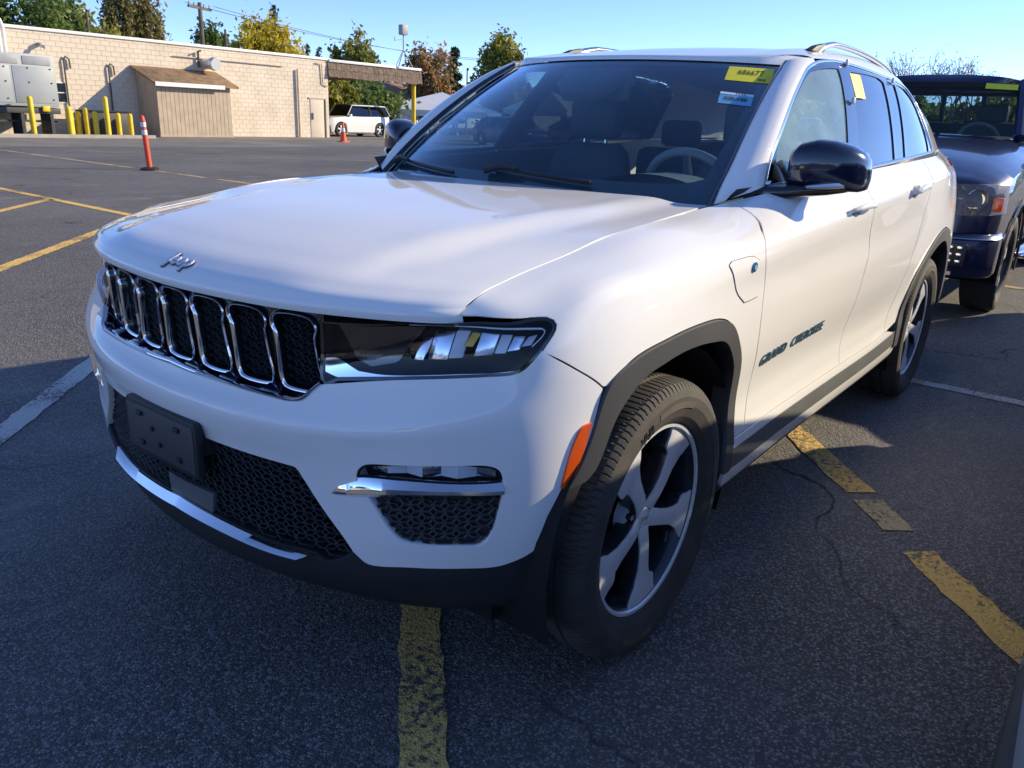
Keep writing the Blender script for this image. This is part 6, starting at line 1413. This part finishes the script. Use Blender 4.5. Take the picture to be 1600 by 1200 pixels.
simple_car('pale_car', 'pale hatchback seen through the windscreen behind the blue sedan', 'car', 'car_white', (-37.5, -28.5, 0), 1.3, L=4.4, H=1.52)
simple_car('grey_car', 'grey car seen through the windscreen behind the passenger headrest', 'car', 'car_grey', (-30.0, -18.5, 0), 1.35, L=4.6, H=1.5)
simple_car('unseen_crossover', 'white crossover parked facing the SUV from across the aisle, nearer one', 'car', 'car_white', (9.0, 1.6, 0), math.pi, L=4.7, Wd=1.9, H=1.7, hood=1.05, belt=1.1, tail=1.15, cab=(.28, .40, .92, .99), wheel_r=.36)  # out of view, added to bounce sunlight onto the SUV's nose
simple_car('unseen_sedan', 'silver sedan parked across the aisle', 'car', 'silver_paint', (9.2, -1.6, 0), math.pi)  # also out of view, added as a pale reflection in the paint
simple_car('unseen_crossover', 'white crossover parked across the aisle, farther one', 'car', 'car_white', (9.0, -4.8, 0), math.pi, L=4.7, Wd=1.9, H=1.7, hood=1.05, belt=1.1, tail=1.15, cab=(.28, .40, .92, .99), wheel_r=.36)  # second added crossover, unseen, for bounce and paint reflections
# ---- dark blue pickup behind the SUV
PK = empty('pickup_truck', (0, 0, 0), label='dark navy pickup truck parked behind the white SUV', cat='pickup')
PX = [-4.93,-4.98,-5.1,-5.3,-5.6,-6.0,-6.4,-6.7,-7.0,-7.6,-8.3]
def prow(y, zf, zh, zc, zs, lo): return [(y*.93, lo), (y*.985, lo+.10), (y, .82), (y, zs), (y*.975, zf-.045), (y*.90, zf), (y*.76, zh), (y*.45, zc-.008), (0, zc)]
rows = [prow(.76,1.03,1.05,1.07,.93,.52),prow(.86,1.07,1.09,1.11,.95,.50),prow(.95,1.10,1.13,1.16,.98,.48),prow(.99,1.14,1.19,1.235,1.0,.46),prow(1.005,1.19,1.25,1.30,1.03,.46),prow(1.005,1.24,1.31,1.355,1.06,.46),prow(1.0,1.28,1.35,1.395,1.08,.45),prow(.995,1.31,1.385,1.42,1.1,.45),prow(.99,1.33,1.37,1.40,1.12,.45),prow(.985,1.33,1.34,1.35,1.13,.45),prow(.985,1.33,1.34,1.35,1.13,.45)]
q, R = smooth_sections(PX, rows, 70); xc = -5.98; ra = .49
for i, x in enumerate(q):
    dx = abs(x-xc)
    if dx < ra:
        za = .40+math.sqrt(ra*ra-dx*dx)
        for k in range(4): R[i, k, 1] = max(R[i, k, 1], min(za+.003*k, R[i, 4, 1]-.06+.004*k))
P = np.concatenate([np.stack([np.broadcast_to(q[:, None], R.shape[:2]), R[..., 0], R[..., 1]], -1), np.stack([np.broadcast_to(q[:, None], R.shape[:2]), -R[..., 0], R[..., 1]], -1)[:, ::-1][:, 1:]], 1)
m = MB(); m.grid(P); m.F.append(tuple(range(P.shape[1]))); m.M.append(0); m.build('front_body', 'navy_paint', PK, smooth=True, angle=45)
for sg in (1, -1):
    an = np.linspace(-.2, math.pi+.2, 24); m = MB(); m.grid([[(xc+.49*math.cos(a), sg*y, .40+.49*math.sin(a)) for a in an] for y in (1.0, 1.022, 1.022, 1.0)][:2]+[[(xc+.535*math.cos(a), sg*1.012, .40+.535*math.sin(a)) for a in an]]); m.build('wheel_arch_lip', 'navy_paint', PK, smooth=True)
    m = MB(); m.grid([[(xc+.50*math.cos(a), sg*y, .40+.50*math.sin(a)) for a in an] for y in (.55, .995)]); m.F.append(tuple(range(24))); m.M.append(0); m.build('wheel_house', 'dark_void', PK, smooth=True)
    HLp = [(-4.905,.66,.845),(-4.93,.80,.848),(-4.99,.93,.855),(-5.10,1.005,.87)]; HLt = [(-4.915,.62,1.065),(-4.95,.80,1.072),(-5.02,.93,1.072),(-5.16,.985,1.065)]
    f = lambda L_, dx: [(x+dx, sg*y, z) for x, y, z in L_]
    m = MB(); m.grid([f(HLp, -.05), f([((a[0]+b[0])/2, (a[1]+b[1])/2, (a[2]+b[2])/2) for a, b in zip(HLp, HLt)], -.07), f(HLt, -.05)]); hb = m.build('headlight', 'lamp_white', PK, smooth=True)
    m = MB(); m.grid([f(HLp, .0), f([((a[0]+b[0])/2+.016, (a[1]+b[1])/2+.006, (a[2]+b[2])/2) for a, b in zip(HLp, HLt)], .0), f(HLt, .0)]); m.build('headlight_lens', 'hazy_lens', hb, smooth=True)
    for y_, z_, r_ in ((.72,.915,.055),(.72,1.01,.05),(.83,.965,.075)): m = MB(); m.lathe([(.001,-.03),(r_*.6,-.02),(r_,.02)], 14, lambda a, b, h: (-4.945+h-.2*max(0, y_-.75), sg*(y_+a), z_+b)); m.build('reflector_bowl', 'chrome', hb, smooth=True)
    m = MB(); m.box((-5.04, sg*.955, .935), (.05, .07, .10)); m.build('side_reflector', 'amber', hb, bevel=.01)
    # bumper half
    bp_ = [(.0,-4.80),(.35,-4.80),(.62,-4.815),(.82,-4.86),(.95,-4.94),(1.005,-5.06),(1.01,-5.22)]
    prof = [(-.05,.40),(-.005,.425),(.01,.50),(.012,.60),(.008,.67),(-.01,.705),(-.06,.72)]
    m = MB(); m.grid([[(x+dx, sg*y*(1+dx*.3), z) for y, x in bp_] for dx, z in prof]); BPR = m.build('bumper', 'navy_paint', PK, smooth=True, angle=50)
    m = MB(); m.tube([(x+.012, sg*y, .690) for y, x in bp_[1:]], .007, 6); m.build('bumper_chrome_line', 'satin_chrome', BPR, smooth=True)
    m = MB(); m.box((-4.82, sg*.78, .575), (.03, .15, .17)); fr_ = m.build('fog_frame', 'black_plastic', BPR, bevel=.02)
    for a in (-1, 0, 1):
        for b in (-1, 1): m = MB(); m.box((-4.80, sg*(.78+b*.03), .575+a*.05), (.02, .04, .034)); m.build('fog_cell', 'lamp_silver', fr_, bevel=.008)
    m = MB(); m.box((-4.83, sg*.70, .435), (.03, .16, .028)); m.build('tow_trim', 'coping_white', BPR, bevel=.008)
    car_wheel(PK, xc, sg*.865, .405, .275, sg, 'rim_machined', 5); car_wheel(PK, -9.5, sg*.865, .405, .275, sg, 'rim_machined', 5)
    m = MB(); m.box((-7.5, sg*1.02, .42), (1.9, .14, .05)); m.build('running_board', 'chrome', PK, bevel=.02)
    # cab side
    A, B_, C_, D_ = np.array((-6.72, sg*.80, 1.40)), np.array((-7.24, sg*.68, 1.875)), np.array((-8.35, sg*.68, 1.885)), np.array((-8.75, sg*.80, 1.36))
    m = MB(); m.tube([A, A*.5+B_*.5+[.02, 0, .02], B_, C_, D_], .05, 8); m.build('cab_pillar', 'navy_paint', PK, smooth=True)
    m = MB(); m.add([A+[-.12, sg*.06, -.05], (-8.6, sg*.86, 1.34), C_+[0, 0, -.02], B_+[-.05, 0, -.02]], [(0,1,2,3)]); m.build('side_glass', 'truck_glass', PK)
    m = MB(); m.box((-6.95, sg*1.12, 1.40), (.15, .22, .24)); m.build('door_mirror', 'navy_paint', PK, bevel=.05)
WSa = [[(-6.62-.14*abs(t)**2, t*.80, 1.405-.02*t*t), (-6.93-.14*abs(t)**2, t*.745, 1.66), (-7.20-.10*abs(t)**2, t*.68, 1.875-.012*t*t)] for t in np.linspace(-1, 1, 11)]
m = MB(); m.grid(WSa); tg = m.build('windscreen', 'truck_glass', PK, smooth=True)
m = MB(); m.grid([[(-7.17-.10*abs(t)**2, t*.69, 1.885-.012*t*t) for t in np.linspace(-1, 1, 11)], [(-7.235, t*.69, 1.955-.06*abs(t)**3) for t in np.linspace(-1, 1, 11)], [(-7.8, t*.69, 1.985-.07*abs(t)**3) for t in np.linspace(-1, 1, 11)], [(-8.4, t*.69, 1.94-.06*abs(t)**3) for t in np.linspace(-1, 1, 11)]]); m.build('roof', 'navy_paint', PK, smooth=True, angle=60)
m = MB(); m.add([(-7.10,.40,1.835),(-7.14,.655,1.825),(-7.07,.665,1.775),(-7.03,.41,1.785)], [(0,1,2,3)]); ls = m.build('lot_sticker', 'sticker_yellow', tg)
for o_ in (ls,): o_.location = (.05, 0, .035)
m = MB(); m.grid([[(-8.62, t*.74, 1.38), (-8.40, t*.66, 1.86)] for t in (-1, -.3)]); m.build('rear_window', 'truck_glass', PK); m = MB(); m.grid([[(-8.62, t*.74, 1.38), (-8.40, t*.66, 1.86)] for t in (-.26, .26)]); m.build('rear_window', 'truck_glass', PK); m = MB(); m.grid([[(-8.62, t*.74, 1.38), (-8.40, t*.66, 1.86)] for t in (.3, 1)]); m.build('rear_window', 'truck_glass', PK)
m = MB(); m.box((-6.95, 0, 1.30), (.5, 1.5, .22)); m.build('dashboard', 'cabin_dark', PK, bevel=.06)
for t_ in (-.94, -.28, .28, .94):
    m = MB(); m.tube([(-8.63, t_*.76, 1.36), (-8.41, t_*.69, 1.88)], .10 if abs(t_) > .5 else .028, 8); m.build('rear_pillar', 'navy_paint', PK, smooth=True)
m = MB(); m.box((-8.40, 0, 1.87), (.12, 1.36, .12)); m.build('rear_header', 'navy_paint', PK, bevel=.03)
m = MB(); m.grid([[(x, y, 1.90) for y in (-.62, 0, .62)] for x in (-7.3, -8.4)]); m.build('headliner', 'cabin_grey', PK)
m = MB(); m.box((-8.25, 0, 1.36), (.12, 1.2, .36)); m.build('rear_bench', 'cabin_dark', PK, bevel=.05)
for y in (-.4, .4):
    m = MB(); m.box((-7.75, y, 1.25), (.16, .5, .60)); sb_ = m.build('seat_back', 'cabin_dark', PK, bevel=.06); m = MB(); m.box((-7.80, y, 1.62), (.10, .28, .18)); m.build('headrest', 'cabin_dark', sb_, bevel=.04)
m = MB(); m.tube([(-7.22+.08*math.cos(a), .40+.18*math.sin(a), 1.36+.16*math.cos(a)) for a in np.linspace(0, 2*math.pi, 25)[:-1]], .016, 6, closed=True); m.build('steering_wheel', 'cabin_light', PK, smooth=True)
m = MB(); m.box2((-10.9, -.98, .52), (-8.78, .98, 1.32)); m.build('cargo_bed', 'navy_paint', PK, bevel=.05); m = MB(); m.box2((-8.78, -.975, .46), (-8.25, .975, 1.33)); m.build('cab_rear', 'navy_paint', PK, bevel=.03)
m = MB(); m.box2((-10.5, -.8, .35), (-5.2, .8, .62)); m.build('underbody', 'dark_void', PK); m = MB(); m.box((-4.93, 0, .93), (.06, 1.1, .34)); gg = m.build('grille', 'chrome', PK, bevel=.03); m = MB(); m.box((-4.905, 0, .93), (.03, .98, .26)); m.build('grille_mesh', 'black_plastic', gg)
